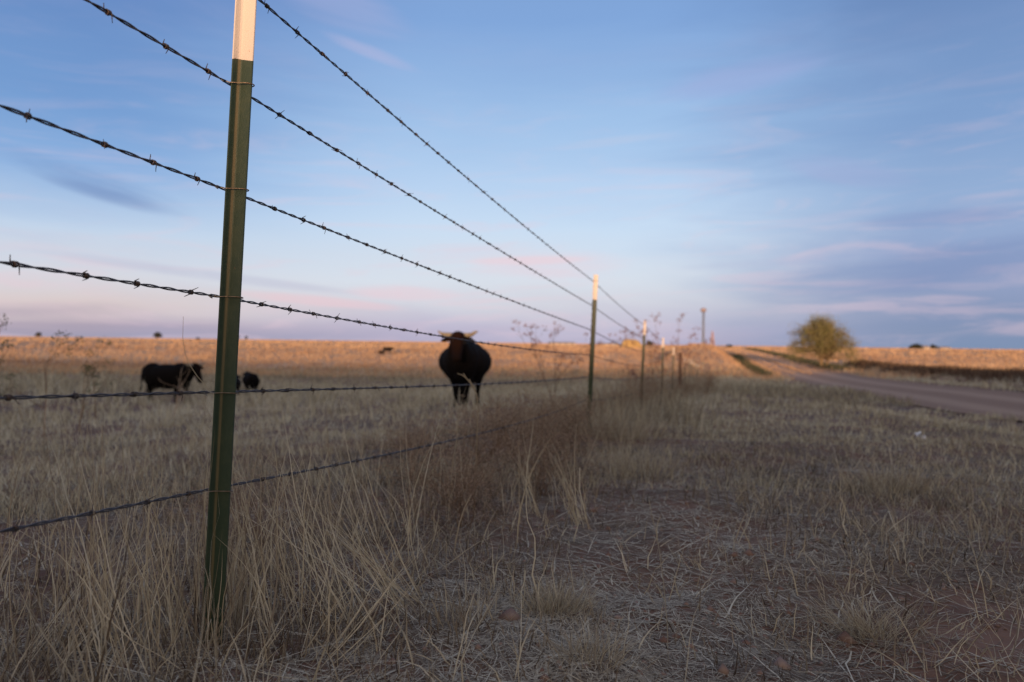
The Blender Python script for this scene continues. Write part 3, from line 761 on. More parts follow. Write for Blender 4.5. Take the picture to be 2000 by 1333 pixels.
# ---------------------------------------------------------------- cattle
M_hide = pbr('black_hide', (.0045, .0040, .0050), .55, 0, 6, (.010, .007, .0065), .3, 90, .25)
M_face = pbr('brown_black_hide', (.020, .009, .006), .6, 0, 7, (.045, .016, .009), .3, 90, .2)
M_horn = pbr('pale_horn', (.27, .235, .175), .6, 0, 25, (.18, .15, .11), .2, 60)
def hide_mat():
    m, n = newmat('cow_hide')
    a = n.node('ShaderNodeAttribute', attribute_name='brown'); t = n.node('ShaderNodeTexCoord')
    blk = n.mix(n.noise(t.outputs['Object'], 6, 4), (.0035, .0032, .0042), (.010, .008, .008))
    brn = n.mix(n.noise(t.outputs['Object'], 12, 4), (.008, .0042, .0035), (.022, .0085, .005))
    c = n.mix(a.outputs['Fac'], blk, brn)
    b = n.node('ShaderNodeBsdfPrincipled'); n.put(b.inputs['Base Color'], c); b.inputs['Roughness'].default_value = .85; b.inputs['Specular IOR Level'].default_value = .06
    bp = n.node('ShaderNodeBump'); bp.inputs['Strength'].default_value = .2; bp.inputs['Distance'].default_value = .01
    n.put(bp.inputs['Height'], n.noise(t.outputs['Object'], 45, 4)); n.l.new(bp.outputs[0], b.inputs['Normal'])
    fin(n, b); return m
M_cow = hide_mat(); M_eye = pbr('dark_eye', (.01, .008, .007), .12)

def cow_mesh(head='front', wide=1.0, scale=1.0, hy=0.0, step=0.0, horns=True):
    """+x is forward. returns body mesh; head yaw hy (rad)"""
    mb = MB()
    mb.ball((-.05, 0, .88), (.74, .36 * wide, .36), n=20)             # barrel
    mb.ball((.42, 0, .92), (.36, .29 * (.6 + .4 * wide), .37), n=18)  # chest and shoulders
    mb.ball((-.58, 0, .96), (.34, .28 * (.6 + .4 * wide), .31), n=18) # rump
    mb.ball((.42, 0, 1.16), (.32, .10, .12), n=12)                    # withers
    mb.ball((-.05, 0, .70), (.50, .29 * wide, .22), n=16)             # belly
    mb.ball((-.45, 0, .58), (.13, .12, .12), n=10)                    # udder
    def limb(pts, rads):
        mb.tube(pts, rads, 10)
        for p, r in zip(pts, rads): mb.ball(p, r * 1.0, n=8)
    for s in (-1, 1):
        st = step * s
        limb([(.44, s * .16, .80), (.44 + st * .3, s * .125, .55), (.43 + st, s * .105, .42), (.43 + st, s * .10, .20), (.45 + st, s * .10, .10), (.47 + st, s * .10, .03)], [.14, .095, .068, .048, .050, .062])
        limb([(-.62, s * .18, .86), (-.50 - st * .4, s * .20, .66), (-.66 - st, s * .16, .46), (-.70 - st, s * .155, .40), (-.66 - st, s * .15, .18), (-.64 - st, s * .15, .10), (-.61 - st, s * .15, .03)], [.19, .13, .075, .060, .042, .046, .060])
        mb.ball((.46, s * .15, .30 * 0 + .60), (.05, .05, .1), n=8)
    # neck
    nb = Vector((.62, 0, 1.02)); 
    hp = Vector((1.02, math.sin(hy) * .30, 1.28)) if head == 'up' else Vector((.96, math.sin(hy) * .30, 1.13))
    mb.tube([nb, nb.lerp(hp, .5) + Vector((0, 0, .02)), hp], [.26, .19, .135], 14); mb.ball(nb, .25, n=14)
    mb.tube([(.74, 0, .92), (.60, 0, .66)], [.12, .10], 10); mb.ball((.62, 0, .64), (.13, .09, .12), n=10)   # dewlap, brisket
    # head: pitches down-forward
    hd = Vector((math.cos(hy) * .62, math.sin(hy) * .62, -.78)) if head == 'up' else Vector((math.cos(hy) * .45, math.sin(hy) * .45, -.88))
    hd.normalize(); side = Vector((-math.sin(hy), math.cos(hy), 0)); 
    poll = hp + Vector((0, 0, .07))
    mb.tube([poll, poll + hd * .14, poll + hd * .30, poll + hd * .42, poll + hd * .50], [.135, .125, .095, .085, .07], 14)
    mb.ball(poll, (.13, .13, .10), n=12); mb.ball(poll + hd * .13, (.12, .135, .12), n=12); mb.ball(poll + hd * .48, (.08, .09, .075), n=12)
    for s in (-1, 1):
        mb.ball(poll + hd * .15 + side * s * .115 + Vector((0, 0, .015)), .032, n=8)
        mb.ball(poll + hd * .505 + side * s * .045, .03, n=8)
        # ears
        e0 = poll + hd * .03 + side * s * .12; e1 = e0 + side * s * .10 + Vector((0, 0, -.035)); e2 = e1 + side * s * .09 + Vector((0, 0, -.03))
        mb.tube([e0, e1, e2], [.035, .052, .018], 8); mb.ball(e1, (.05, .05, .05), n=8)
    # tail
    mb.tube([(-.88, 0, 1.14), (-.96, .0, 1.02), (-.99, .01, .80), (-.99, .02, .58), (-1.00, .02, .46), (-1.0, .02, .36)], [.042, .034, .024, .024, .045, .02], 8)
    me = mb.mesh('cow_src'); tmp = bpy.data.objects.new('cow_tmp', me); C.objects.link(tmp)
    rm = tmp.modifiers.new('r', 'REMESH'); rm.mode = 'VOXEL'; rm.voxel_size = .020; rm.use_smooth_shade = True
    sm = tmp.modifiers.new('s', 'SMOOTH'); sm.factor = .6; sm.iterations = 5
    dg = bpy.context.evaluated_depsgraph_get(); ev = tmp.evaluated_get(dg)
    out_ = bpy.data.meshes.new_from_object(ev); bpy.data.objects.remove(tmp); bpy.data.meshes.remove(me)
    out_.polygons.foreach_set('use_smooth', np.ones(len(out_.polygons), bool))
    co = np.empty(len(out_.vertices) * 3); out_.vertices.foreach_get('co', co); co = co.reshape(-1, 3)
    br = sst(co[:, 0], .80, 1.0) * sst(co[:, 2], .75, .95)
    mz = np.array(poll + hd * .5); br = br * (.35 + .65 * sst(np.linalg.norm(co - mz, axis=1), .05, .16)) * (1 - sst(np.abs(co[:, 1]), .11, .16))
    at = out_.attributes.new('brown', 'FLOAT', 'POINT'); at.data.foreach_set('value', br.astype(np.float32))
    out_.materials.clear(); out_.materials.append(M_cow)
    hm = []
    if horns:
        for s in (-1, 1):
            h = MB(); b0 = poll + side * s * .09 + Vector((0, 0, .02))
            pts = [b0, b0 + side * s * .08 + Vector((0, 0, .005)), b0 + side * s * .15 + Vector((.0, 0, .015)), b0 + side * s * .21 + Vector((.01, 0, .04 + (.02 if s > 0 else -.01))), b0 + side * s * .26 + Vector((.02, 0, .075))]
            h.tube(pts, [.046, .042, .036, .026, .010], 10); hm.append(h)
    eyes = []
    for s in (-1, 1):
        e = MB(); e.ball(poll + hd * .165 + side * s * .125 + Vector((0, 0, .018)), .024, n=10); eyes.append(e)
    return out_, hm, eyes
def cow(px, py_foot, Y, yaw, label, sc=1.0, foot_z=None, **kw):
    body, hm, eyes = cow_mesh(**kw)
    p = P(px, py_foot, Y); z = Hs(p.x, p.y) if foot_z is None else foot_z
    r = empty('cow', (p.x, p.y, z - .015), yaw); r.scale = (sc, sc, sc)
    tag(r, label, 'cow', 'dark cattle in the pasture')
    link('body', body, None, r)
    for h in hm: h.build('horn', M_horn, r)
    for e in eyes: e.build('eye', M_eye, r)
    return r, p
cow(907, 795, 13.3, R(-90 - 5), 'dark brown-black horned cow standing head-on behind the wires, staring at the camera', 1.02, head='up', wide=1.42, hy=R(6), step=.05)
cow(330, 757, 20.2, R(-14), 'black horned cow in profile beyond the near post, walking toward it with tail out', .98, head='low', wide=1.0, hy=R(-12), step=.10)
cow(453, 752, 20.5, R(112), 'dark cow half hidden behind the near green post', .72, head='low', wide=1.05, hy=R(-20), horns=False)
cow(489, 750, 23.0, R(122), 'small dark calf standing just right of the near green post', .64, head='low', wide=1.15, hy=0, horns=False)
cow(757, 687, 120.0, R(20), 'distant dark cow, a speck on the lit field left of the head-on cow', .9, head='low', horns=False)
cow(745, 690, 112.0, R(150), 'distant dark calf beside the far speck-like cow', .6, head='low', horns=False)

# ---------------------------------------------------------------- shrubs and weeds
def tube_np(segs, n=3):
    """segs: list of (p0,p1,r0,r1,tint) -> mesh with tint"""
    A = np.array([s[0] for s in segs]); B = np.array([s[1] for s in segs]); r0 = np.array([s[2] for s in segs]); r1 = np.array([s[3] for s in segs]); ti = np.array([s[4] for s in segs])
    T = B - A; T /= np.maximum(np.linalg.norm(T, axis=1), 1e-9)[:, None]
    ref = np.where(np.abs(T[:, 2:3]) > .9, np.array([[1., 0, 0]]), np.array([[0, 0, 1.]]))
    U = np.cross(T, ref); U /= np.linalg.norm(U, axis=1)[:, None]; W = np.cross(T, U)
    V = []
    for q, r in ((A, r0), (B, r1)):
        for k in range(n):
            a = 2 * np.pi * k / n; V.append(q + (U * math.cos(a) + W * math.sin(a)) * r[:, None])
    V = np.stack(V, 1).reshape(-1, 3); m = len(segs)
    b = (np.arange(m) * 2 * n)[:, None]
    pat = np.array([[k, (k + 1) % n, n + (k + 1) % n, n + k] for k in range(n)]).ravel()
    L = (b + pat[None]).ravel()
    me = bpy.data.meshes.new('twigs'); me.vertices.add(len(V)); me.vertices.foreach_set('co', V.ravel()); me.loops.add(len(L)); me.loops.foreach_set('vertex_index', L)
    me.polygons.add(m * n); me.polygons.foreach_set('loop_start', np.arange(m * n) * 4); me.update(calc_edges=True)
    at = me.attributes.new('tint', 'FLOAT', 'POINT'); at.data.foreach_set('value', np.repeat(ti, 2 * n).astype(np.float32))
    return me
def rv(s=1.0): return Vector((random.gauss(0, s), random.gauss(0, s), random.gauss(0, s)))
def grow(segs, p, d, L, r, depth, tint, wander=.25, up=.05, nb=3, ang=.6, shrink=.62, step=4, tips=None):
    q = p.copy(); dd = d.copy()
    for i in range(step):
        dd = (dd + rv(wander * .5) + Vector((0, 0, up))).normalized()
        nq = q + dd * (L / step)
        ra = r * (1 - .5 * i / step); rb = r * (1 - .5 * (i + 1) / step)
        segs.append((tuple(q), tuple(nq), ra, rb, max(0, min(1, tint + random.gauss(0, .12))))); q = nq
        if depth > 0 and i >= 1:
            for _ in range(1 if random.random() < (nb - 1) / 2 else 0):
                bd = (dd + rv(ang)).normalized(); grow(segs, q, bd, L * shrink * random.uniform(.7, 1.2), rb * .7, depth - 1, tint, wander, up, nb, ang, shrink, step, tips)
    if depth > 0:
        for _ in range(2):
            bd = (dd + rv(ang * .8)).normalized(); grow(segs, q, bd, L * shrink * random.uniform(.7, 1.2), r * .45, depth - 1, tint, wander, up, nb, ang, shrink, step, tips)
    elif tips is not None: tips.append((q, dd))
def shrub_mesh(seed, h, spread, stems, rad=.0026):
    random.seed(seed); segs = []; tips = []
    for i in range(stems):
        a = random.uniform(0, 6.28); d = Vector((math.cos(a) * spread * random.random(), math.sin(a) * spread * random.random(), 1)).normalized()
        grow(segs, Vector((random.gauss(0, .03), random.gauss(0, .03), 0)), d, h * random.uniform(.35, .55), rad, 3, .45, .34, .03, 2.6, .75, .68, 4, tips)
    for q, d in tips:                          # dried bracts at the twig ends
        for _ in range(2):
            e = q + rv(.006); segs.append((tuple(e), tuple(e + (d + rv(.6)).normalized() * random.uniform(.006, .014)), .0022, .0006, random.uniform(.4, .95)))
    return tube_np(segs)
SHM = [shrub_mesh(s, .52, 1.15, 12, .0034) for s in (1, 2, 3)]
for m_ in SHM: m_.materials.append(M_weed)
def on_ground(px, py, Y=None):
    """photo pixel -> point on the terrain"""
    if Y is None:
        best = None
        for yy in np.exp(np.linspace(math.log(.8), math.log(400), 900)):
            q = P(px, py, float(yy))
            if q.z <= Hs(q.x, q.y): best = q; break
        q = best if best is not None else P(px, py, 300)
    else: q = P(px, py, Y)
    q.z = Hs(q.x, q.y); return q
SH = [(-.10, 1.55, 1.0, 0, 'low brown twiggy dead bush in front of the lowest wire, closest of the bushes'),
      (-.45, .75, .75, 2, 'small brown twiggy bush just behind the near post, inside the pasture'),
      (.12, 1.15, .7, 1, 'small brown twiggy bush right of the near post under the lowest wire'),
      (.22, 2.0, .85, 0, 'brown twiggy bush on the verge side of the bending straw sheaf'),
      (-.22, 2.35, 1.15, 1, 'tangled brown dead bush under the fifth wire, second along the fence'),
      (.12, 2.6, .95, 2, 'brown dead bush bulging onto the verge at the middle of the tangle'),
      (-.30, 3.25, 1.25, 0, 'dense dead bush in front of the legs of the head-on cow'),
      (.05, 3.7, 1.2, 1, 'dead rust-brown bush midway between the cow and the studded post'),
      (-.25, 4.3, 1.1, 2, 'brown dead bush closest to the base of the studded second post'),
      (-.9, 3.0, .85, 2, 'smaller dead bush inside the pasture left of the tangle'),
      (-.05, 6.6, 1.2, 0, 'dark dead bush just past the studded second post'),
      (.1, 8.3, 1.3, 1, 'dark dead bush between the second and third posts'),
      (.2, 11.5, 1.5, 2, 'brown dead bush at the foot of the third post'),
      (.5, 15.0, 1.6, 0, 'brown dead bush just right of the fourth post foot'),
      (1.0, 19.0, 1.8, 1, 'far reddish dead bush right of the wooden post')]
for u_, v_, s_, k, lb in SH:
    x, y = xy(u_, v_)
    o = link('dead_bush', SHM[k], None); o.location = (x, y, Hs(x, y) - .01); o.rotation_euler = (0, 0, random.uniform(0, 6.28)); o.scale = (s_, s_, s_ * (.72 if v_ < 5 else .9))
    tag(o, lb, 'bush', 'dead bushes along the fence')

def weed(name, px, py, Y, top_py, label, seed, heads=True, tint=.5, stems=1, spread=.3, rad=.004, mat=None, lean=(0, 0), leafy=False):
    q = P(px, 700, Y); z = Hs(q.x, q.y); top = P(px, top_py, Y).z; h = top - z
    random.seed(seed); segs = []; tips = []
    for i in range(stems):
        a = random.uniform(0, 6.28); d = Vector((math.cos(a) * spread + lean[0], math.sin(a) * spread + lean[1], 1)).normalized()
        grow(segs, Vector((random.gauss(0, .02), random.gauss(0, .02), 0)), d, h * .62, rad, 2, tint, .16, .08, 2.2, .55, .45, 5, tips)
    zm = max(s[1][2] for s in segs); k = h / zm
    segs = [(tuple(np.array(s[0]) * k), tuple(np.array(s[1]) * k), s[2], s[3], s[4]) for s in segs]
    me = tube_np(segs, 4); me.materials.append(mat or M_weed)
    r = empty(name, (q.x, q.y, z - .01)); tag(r, label, 'weed', 'dead weeds along the fence')
    link('stalk', me, None, r)
    if heads:
        hs = []
        for t, d in tips:
            t = Vector(t) * k
            for _ in range(16 if not leafy else 14):
                c = t + rv(.018 if not leafy else .022); hs.append((tuple(c), tuple(c + (d + rv(.8)).normalized() * random.uniform(.008, .02)), .005, .002, random.uniform(.3, 1)))
        m2 = tube_np(hs, 3); m2.materials.append(M_pink if not leafy else M_leafy); link('seed_or_leaf_tufts', m2, None, r)  # dried seed heads; leaf tufts on the leafy weeds
    return r
M_pink = blade_mat('pinkish_seed_heads', [(0, (.20, .10, .09)), (1, (.42, .24, .20))], .3)
M_leafy = blade_mat('grey_green_leaves', [(0, (.05, .07, .035)), (1, (.14, .17, .08))], .3)
weed('weed', 1090, 0, 9.0, 628, 'bare forked dead weed left of the studded second post, tips above the horizon', 3, True, .25, 2, .45, .007)
weed('weed', 1285, 0, 11.2, 612, 'tall airy weed with pinkish seed heads, rising right of the third post', 5, True, .5, 3, .35, .004)
weed('weed', 1228, 0, 11.0, 640, 'pinkish airy weed just left of the third post, in front of the straw stack', 8, True, .5, 2, .3, .004)
weed('weed', 1312, 0, 13.5, 640, 'pink-tipped weed between the fourth post and the tall grey pole', 9, True, .5, 2, .4, .005)
weed('weed', 1345, 0, 16.5, 660, 'low pink-tipped weed right of the wooden post', 12, True, .5, 2, .3, .005)
weed('weed', 6, 0, 6.0, 612, 'tall weed with grey-green leaf tufts at the left edge of the photo', 21, True, .5, 1, .04, .011, leafy=True)
weed('weed', 86, 0, 7.0, 650, 'slender upright weed stalk standing second from the left edge', 22, True, .5, 1, .03, .008, leafy=True)
weed('weed', 150, 0, 8.0, 688, 'short weed stalk left of the cow seen in profile, bearing a small dark tuft', 23, True, .4, 1, .05, .010, leafy=True)
weed('weed', 188, 0, 9.0, 664, 'thin pale weed stalk about halfway between left edge and the profile cow', 24, True, .5, 1, .05, .009, leafy=True)
weed('weed', 337, 0, 9.5, 712, 'reddish weed stalk blurring across the middle of the profile cow', 25, False, .9, 1, .02, .009)
weed('weed', 800, 0, 2.9, 790, 'small stubby dead weed left of the head-on cow legs', 26, False, .7, 2, .3, .003)

# forked pale stalk in front of the cow
r = empty('broken_stalk', P(928, 830, 2.9)); tag(r, 'pale broken forked stalk in front of the legs of the head-on cow', 'weed', 'dead weeds along the fence')
q0 = P(928, 830, 2.9); q0.z = Hs(q0.x, q0.y)
r.location = q0
pts = [q0, P(934, 800, 2.9), P(931, 770, 2.9), P(920, 750, 2.9), P(910, 738, 2.9), P(905, 729, 2.9)]
mb = MB(); mb.tube([p - q0 for p in pts], [.003, .002, .0025, .003, .0025, .001], 6)
mb.tube([P(912, 741, 2.9) - q0, P(903, 733, 2.9) - q0, P(893, 730, 2.9) - q0], [.0025, .0025, .0012], 6)
mb.tube([P(926, 758, 2.9) - q0, P(918, 745, 2.9) - q0, P(917, 741, 2.9) - q0], [.003, .003, .002], 6)
me = mb.mesh('stem'); at = me.attributes.new('tint', 'FLOAT', 'POINT'); at.data.foreach_set('value', np.full(len(me.vertices), .62, np.float32)); me.materials.append(M_grass); link('stem', me, None, r)

# thin curved stem rising beside the near post
q0 = P(450, 850, 1.8); q0.z = Hs(q0.x, q0.y)
pts = [q0] + [P(a, b, 1.8) for a, b in ((440, 800), (405, 757), (385, 735), (370, 712), (361, 690), (357, 660), (358, 618))]
mb = MB(); mb.tube([p - q0 for p in pts], [.0012, .0011, .0010, .0009, .0008, .0007, .0006, .0004], 5)
me = mb.mesh('grass_stem'); at = me.attributes.new('tint', 'FLOAT', 'POINT'); at.data.foreach_set('value', np.full(len(me.vertices), .75, np.float32)); me.materials.append(M_grass)
tag(link('wild_stem', me, None, None, q0), 'single hair-thin grass stem curving up into the sky left of the near post', 'grass stem')

# ---------------------------------------------------------------- bunch grass tufts one can tell apart
def tuft(px, py, label, n=420, h=.16, spread=.075, lean=.55, tint=.66, wd=.0020, droop=.35, bias=(0, 0)):
    q = on_ground(px, py)
    g = rng.normal(0, spread, (2, n)); root = np.stack([g[0], g[1] * .8, np.zeros(n)], 1)
    wx = q.x + root[:, 0]; wy = q.y + root[:, 1]; root[:, 2] = H(wx, wy) - q.z - .008
    az_ = np.arctan2(g[1] + bias[1] + rng.normal(0, .03, n), g[0] + bias[0] + rng.normal(0, .03, n)) + rng.normal(0, .5, n)
    dist = np.hypot(g[0], g[1]) / spread
    el = np.pi / 2 - np.clip(np.abs(rng.normal(0, lean * .5, n)) + dist * .3 * lean, 0, 1.4)
    me = blades('tuft', root, h * rng.uniform(.45, 1.25, n), wd * rng.uniform(.6, 1.4, n), rng.uniform(0, 6.28, n), az_, el, np.abs(rng.normal(0, droop, n)), np.clip(rng.normal(tint, .16, n), 0, 1), M_grass, 6, clamp=False, curl=rng.normal(0, .2, n), parent=1)
    o = link('grass_tuft', me, None, None, q); tag(o, label, 'grass tuft', 'bunches of dry grass on the verge')
tuft(1085, 1190, 'rounded straw-coloured grass tuft on the bare red soil, largest on the verge', 700, .085, .038, .75, .70, .0019)
tuft(1155, 1290, 'lower spidery grass tuft just below the largest rounded tuft', 420, .10, .04, 1.0, .6, .0015)
tuft(1700, 1245, 'golden sprawling grass tuft at lower right of the verge', 420, .15, .04, 1.0, .70, .0017, .5, (-.02, .0))
tuft(905, 1215, 'small short tuft lying between the tall stalks and the rounded tuft', 260, .10, .05, .9, .6, .0015)
tuft(1240, 930, 'pale upright grass clump beside the bare red track', 380, .26, .12, .35, .72, .003)
tuft(1170, 850, 'tall pale grass clump at the foot of the studded second post', 420, .36, .16, .35, .70, .005, .25)
tuft(1215, 860, 'pale straw clump leaning right of the studded second post', 320, .32, .16, .4, .75, .005, .25)
tuft(1740, 960, 'golden short grass clump near the scrap of white litter', 420, .18, .12, .4, .66, .004)
def sheaf(px, py, label, n, L, az, el, spread=.03, wd=.0034, tint=.80, daz=16, droop=-.12, curl=.1):
    q = on_ground(px, py)
    g = rng.normal(0, spread, (2, n)); root = np.stack([g[0], g[1], np.zeros(n)], 1)
    root[:, 2] = H(q.x + g[0], q.y + g[1]) - q.z - .008
    me = blades('sheaf', root, L * rng.uniform(.45, 1.15, n), wd * rng.uniform(.6, 1.35, n), rng.uniform(-.7, .7, n), np.radians(rng.normal(az, daz, n)), np.radians(np.clip(rng.normal(el, 9, n), 5, 95)), rng.normal(droop, .12, n), np.clip(rng.normal(tint, .20, n), 0, 1), M_grass, 8, clamp=False, curl=rng.normal(0, curl, n), parent=1)
    o = link('grass_tuft', me, None, None, q); tag(o, label, 'grass tuft', 'bunches of dry grass on the verge')
sheaf(800, 1190, 'sheaf of long straw stalks bending up to the left across the lowest wire', 34, .56, 165, 42)
sheaf(700, 1200, 'looser sheaf of long stalks crossing left of the bending sheaf', 26, .52, 160, 50, .04)
sheaf(560, 1230, 'thin stalks fanning up between the near post and the bending sheaf', 26, .50, 150, 66, .05, .0026)
sheaf(640, 1290, 'few straight stalks leaning right at the bottom, under the bending sheaf', 12, .42, 25, 50, .04, .0026)
sheaf(1135, 1030, 'pair of stiff pale stalks with feathery tips beside the tangle of bushes', 16, .36, 150, 66, .03, .0045)
sheaf(1050, 1010, 'single bunch of pale stiff stalks in front of the tangle of bushes', 14, .36, 140, 70, .03, .0045)
sheaf(300, 1330, 'long stalks crossing toward upper left near the bottom left corner', 22, .48, 150, 50, .05, .0028)
sheaf(60, 1320, 'slanting stalks rising to the right in the bottom left corner', 18, .40, 50, 48, .05, .0028)
sheaf(185, 1250, 'upright cluster of straw stalks left of the near post, tips above the lowest wire', 46, .50, 90, 82, .06, .0029, .64, 90)
sheaf(395, 1235, 'thick stand of straw stalks around the foot of the near post', 75, .46, 100, 84, .085, .0029, .62, 90, .02)
sheaf(405, 1275, 'short dark-tipped stalks right in front of the foot of the near post', 60, .26, 90, 80, .05, .0026, .5, 90, .05)
sheaf(470, 1210, 'straw stalks with drooping tips just right of the near post', 46, .46, 60, 82, .06, .0029, .62, 80, .15)
sheaf(20, 1180, 'upright straw stalks at the left edge below the lowest wire', 30, .42, 60, 80, .07, .0029, .62, 80, .1)

# ---------------------------------------------------------------- tree
M_bark = pbr('tree_bark', (.17, .125, .075), .95, 0, 5, (.24, .18, .11), .5, 30)
M_leaf = blade_mat('olive_foliage', [(0, (.16, .155, .06)), (.5, (.30, .28, .115)), (1, (.43, .39, .19))], .3)
def leaf_cloud(pts, spread, per, size, seed=0):
    rg = np.random.default_rng(seed); Pn = np.repeat(np.array(pts), per, 0); n = len(Pn)
    Pn = Pn + rg.normal(0, spread, Pn.shape)
    a = rg.normal(0, 1, (n, 3)); a /= np.linalg.norm(a, axis=1)[:, None]; b = np.cross(a, rg.normal(0, 1, (n, 3))); b /= np.linalg.norm(b, axis=1)[:, None]
    s = size * rg.uniform(.5, 1.4, n)[:, None]
    V = np.stack([Pn - a * s, Pn + b * s * .38, Pn + a * s, Pn - b * s * .38], 1).reshape(-1, 3)
    me = bpy.data.meshes.new('leaves'); me.vertices.add(len(V)); me.vertices.foreach_set('co', V.ravel()); me.loops.add(n * 4); me.loops.foreach_set('vertex_index', np.arange(n * 4)); me.polygons.add(n); me.polygons.foreach_set('loop_start', np.arange(n) * 4); me.update(calc_edges=True)
    clump = np.repeat(rg.uniform(.15, .85, len(pts)), per); ti = np.clip(clump + rg.normal(0, .15, n), 0, 1)
    at = me.attributes.new('tint', 'FLOAT', 'POINT'); at.data.foreach_set('value', np.repeat(ti, 4).astype(np.float32)); return me
def big_tree():
    Y = 74.0; q = P(1606, 712, Y); z = Hs(q.x, q.y)
    px = Y / FPX                                # metres per photo pixel
    r = empty('tree', (q.x, q.y, z)); tag(r, 'round-crowned olive tree with two trunks standing beyond the dirt road', 'tree')
    H_ = (P(1606, 616, Y).z - z); Wd = 72 * px
    random.seed(4)
    tr = MB()
    def cb(p0, p1, r0, r1, k=6, wob=.12):
        pts = []; rs = []
        for i in range(k + 1):
            t = i / k; p = Vector(p0).lerp(Vector(p1), t); 
            if 0 < i < k: p += rv(wob)
            pts.append(p); rs.append(r0 + (r1 - r0) * t)
        tr.tube(pts, rs, 8); return pts
    t1 = cb((0, 0, -.2), (-1.0 * px * 8, .2, H_ * .5), .20, .12); t2 = cb((.08, 0, .0), (1.3, -.2, H_ * .48), .17, .10); t3 = cb((0, 0, .4), (.25, .5, H_ * .7), .12, .07)
    tips = []
    for i in range(230):
        # ends over a broad, slightly right-drooping dome
        th = random.uniform(0, 6.28); ph = random.uniform(.1, 1.85)
        rr_ = random.choice((random.uniform(.5, 1.0), random.uniform(.82, 1.02)))
        ex = math.sin(ph) * math.cos(th) * Wd * rr_; ey = math.sin(ph) * math.sin(th) * Wd * .8 * rr_; ez = H_ * .36 + math.cos(ph) * H_ * .62 * rr_
        ez *= 1 - .28 * max(0, ex) / Wd
        ez += random.gauss(0, .15) + .35 * math.sin(th * 3 + 1) * math.sin(ph)
        if ez < H_ * .38 and math.hypot(ex, ey) < Wd * .62: continue
        e = Vector((ex, ey, max(ez, .55 + random.random() * .5)))
        st = random.choice(t1[2:] + t2[2:] + t3[2:]); 
        mid_ = st.lerp(e, .5) + Vector((0, 0, .5 * random.random())) + rv(.15)
        pts = [st, st.lerp(mid_, .55) + rv(.06), mid_, mid_.lerp(e, .55) + rv(.1) + Vector((0, 0, .12)), e]
        tr.tube(pts, [.055, .042, .030, .018, .006], 5)
        for k in range(7):
            t = random.uniform(.35, 1); c = mid_.lerp(e, t) + rv(.28)
            tips.append(tuple(c))
            tr.tube([mid_.lerp(e, t * .8), c], [.018, .006], 3)
    trunk = tr.build('trunk', M_bark, r)
    me = leaf_cloud(tips, .24, 12, .075, 3); me.materials.append(M_leaf); link('crown', me, None, r)
big_tree()

def small_tree(px, py, Y, wpx, hpx, label, seed, name='tree', leafm=None, group='small trees on the horizon'):
    q = P(px, py, Y); m_ = Y / FPX; z = q.z - 0.0
    gzv = Hs(q.x, q.y); hgt = max(hpx * m_, .5); 
    r = empty(name, (q.x, q.y, gzv)); tag(r, label, 'tree' if name == 'tree' else 'bush', group)
    base = max(0, z - gzv); random.seed(seed)
    H_ = hgt + base; Wd = wpx * m_ / 2
    tr = MB(); tr.tube([(0, 0, -.3), (rv(.05).x, 0, H_ * .3), (0, 0, H_ * .6)], [Wd * .10, Wd * .07, Wd * .04], 7); tips = []
    for i in range(46):
        th = random.uniform(0, 6.28); ph = random.uniform(0, 1.9); rr_ = random.uniform(.5, 1)
        e = Vector((math.sin(ph) * math.cos(th) * Wd * rr_, math.sin(ph) * math.sin(th) * Wd * rr_, H_ * .55 + math.cos(ph) * H_ * .45 * rr_))
        tr.tube([(0, 0, H_ * random.uniform(.2, .5)), e * .6 + Vector((0, 0, H_ * .15)), e], [Wd * .035, Wd * .02, Wd * .006], 4)
        tips.append(tuple(e))
    tr.build('trunk', M_bark, r)
    me = leaf_cloud(tips, Wd * .14, 30, Wd * .10, seed); me.materials.append(leafm or M_dk); link('crown', me, None, r)
M_dk = blade_mat('dark_foliage', [(0, (.035, .040, .020)), (1, (.090, .085, .045))], .2)
small_tree(307, 664, 300, 16, 14, 'small round tree on the horizon above the profile cow', 1)
small_tree(75, 659, 350, 12, 9, 'small bushy tree on the horizon near the left edge', 2)
small_tree(465, 664, 420, 6, 9, 'tiny tree on the horizon, left one of a pair right of the near post', 3)
small_tree(481, 665, 420, 7, 8, 'tiny tree on the horizon, right one of a pair right of the near post', 4)
small_tree(386, 664, 420, 8, 4, 'tiny bush on the horizon just left of the near post', 5, 'bush')
small_tree(1268, 678, 240, 15, 11, 'dark green bush beside the straw stack near the third post', 6, 'bush', group='bushes on the horizon')
small_tree(1790, 684, 400, 20, 9, 'dark horizon tree left of the far farmhouse', 7)
small_tree(1779, 684, 400, 10, 6, 'low dark horizon tree farthest left beside the farmhouse', 9)
small_tree(1822, 684, 400, 13, 9, 'dark horizon tree between the far farmhouse and the pale shed', 8)
small_tree(1424, 681, 320, 12, 5, 'low dark bush on the horizon above the ditch', 11, 'bush', group='bushes on the horizon')

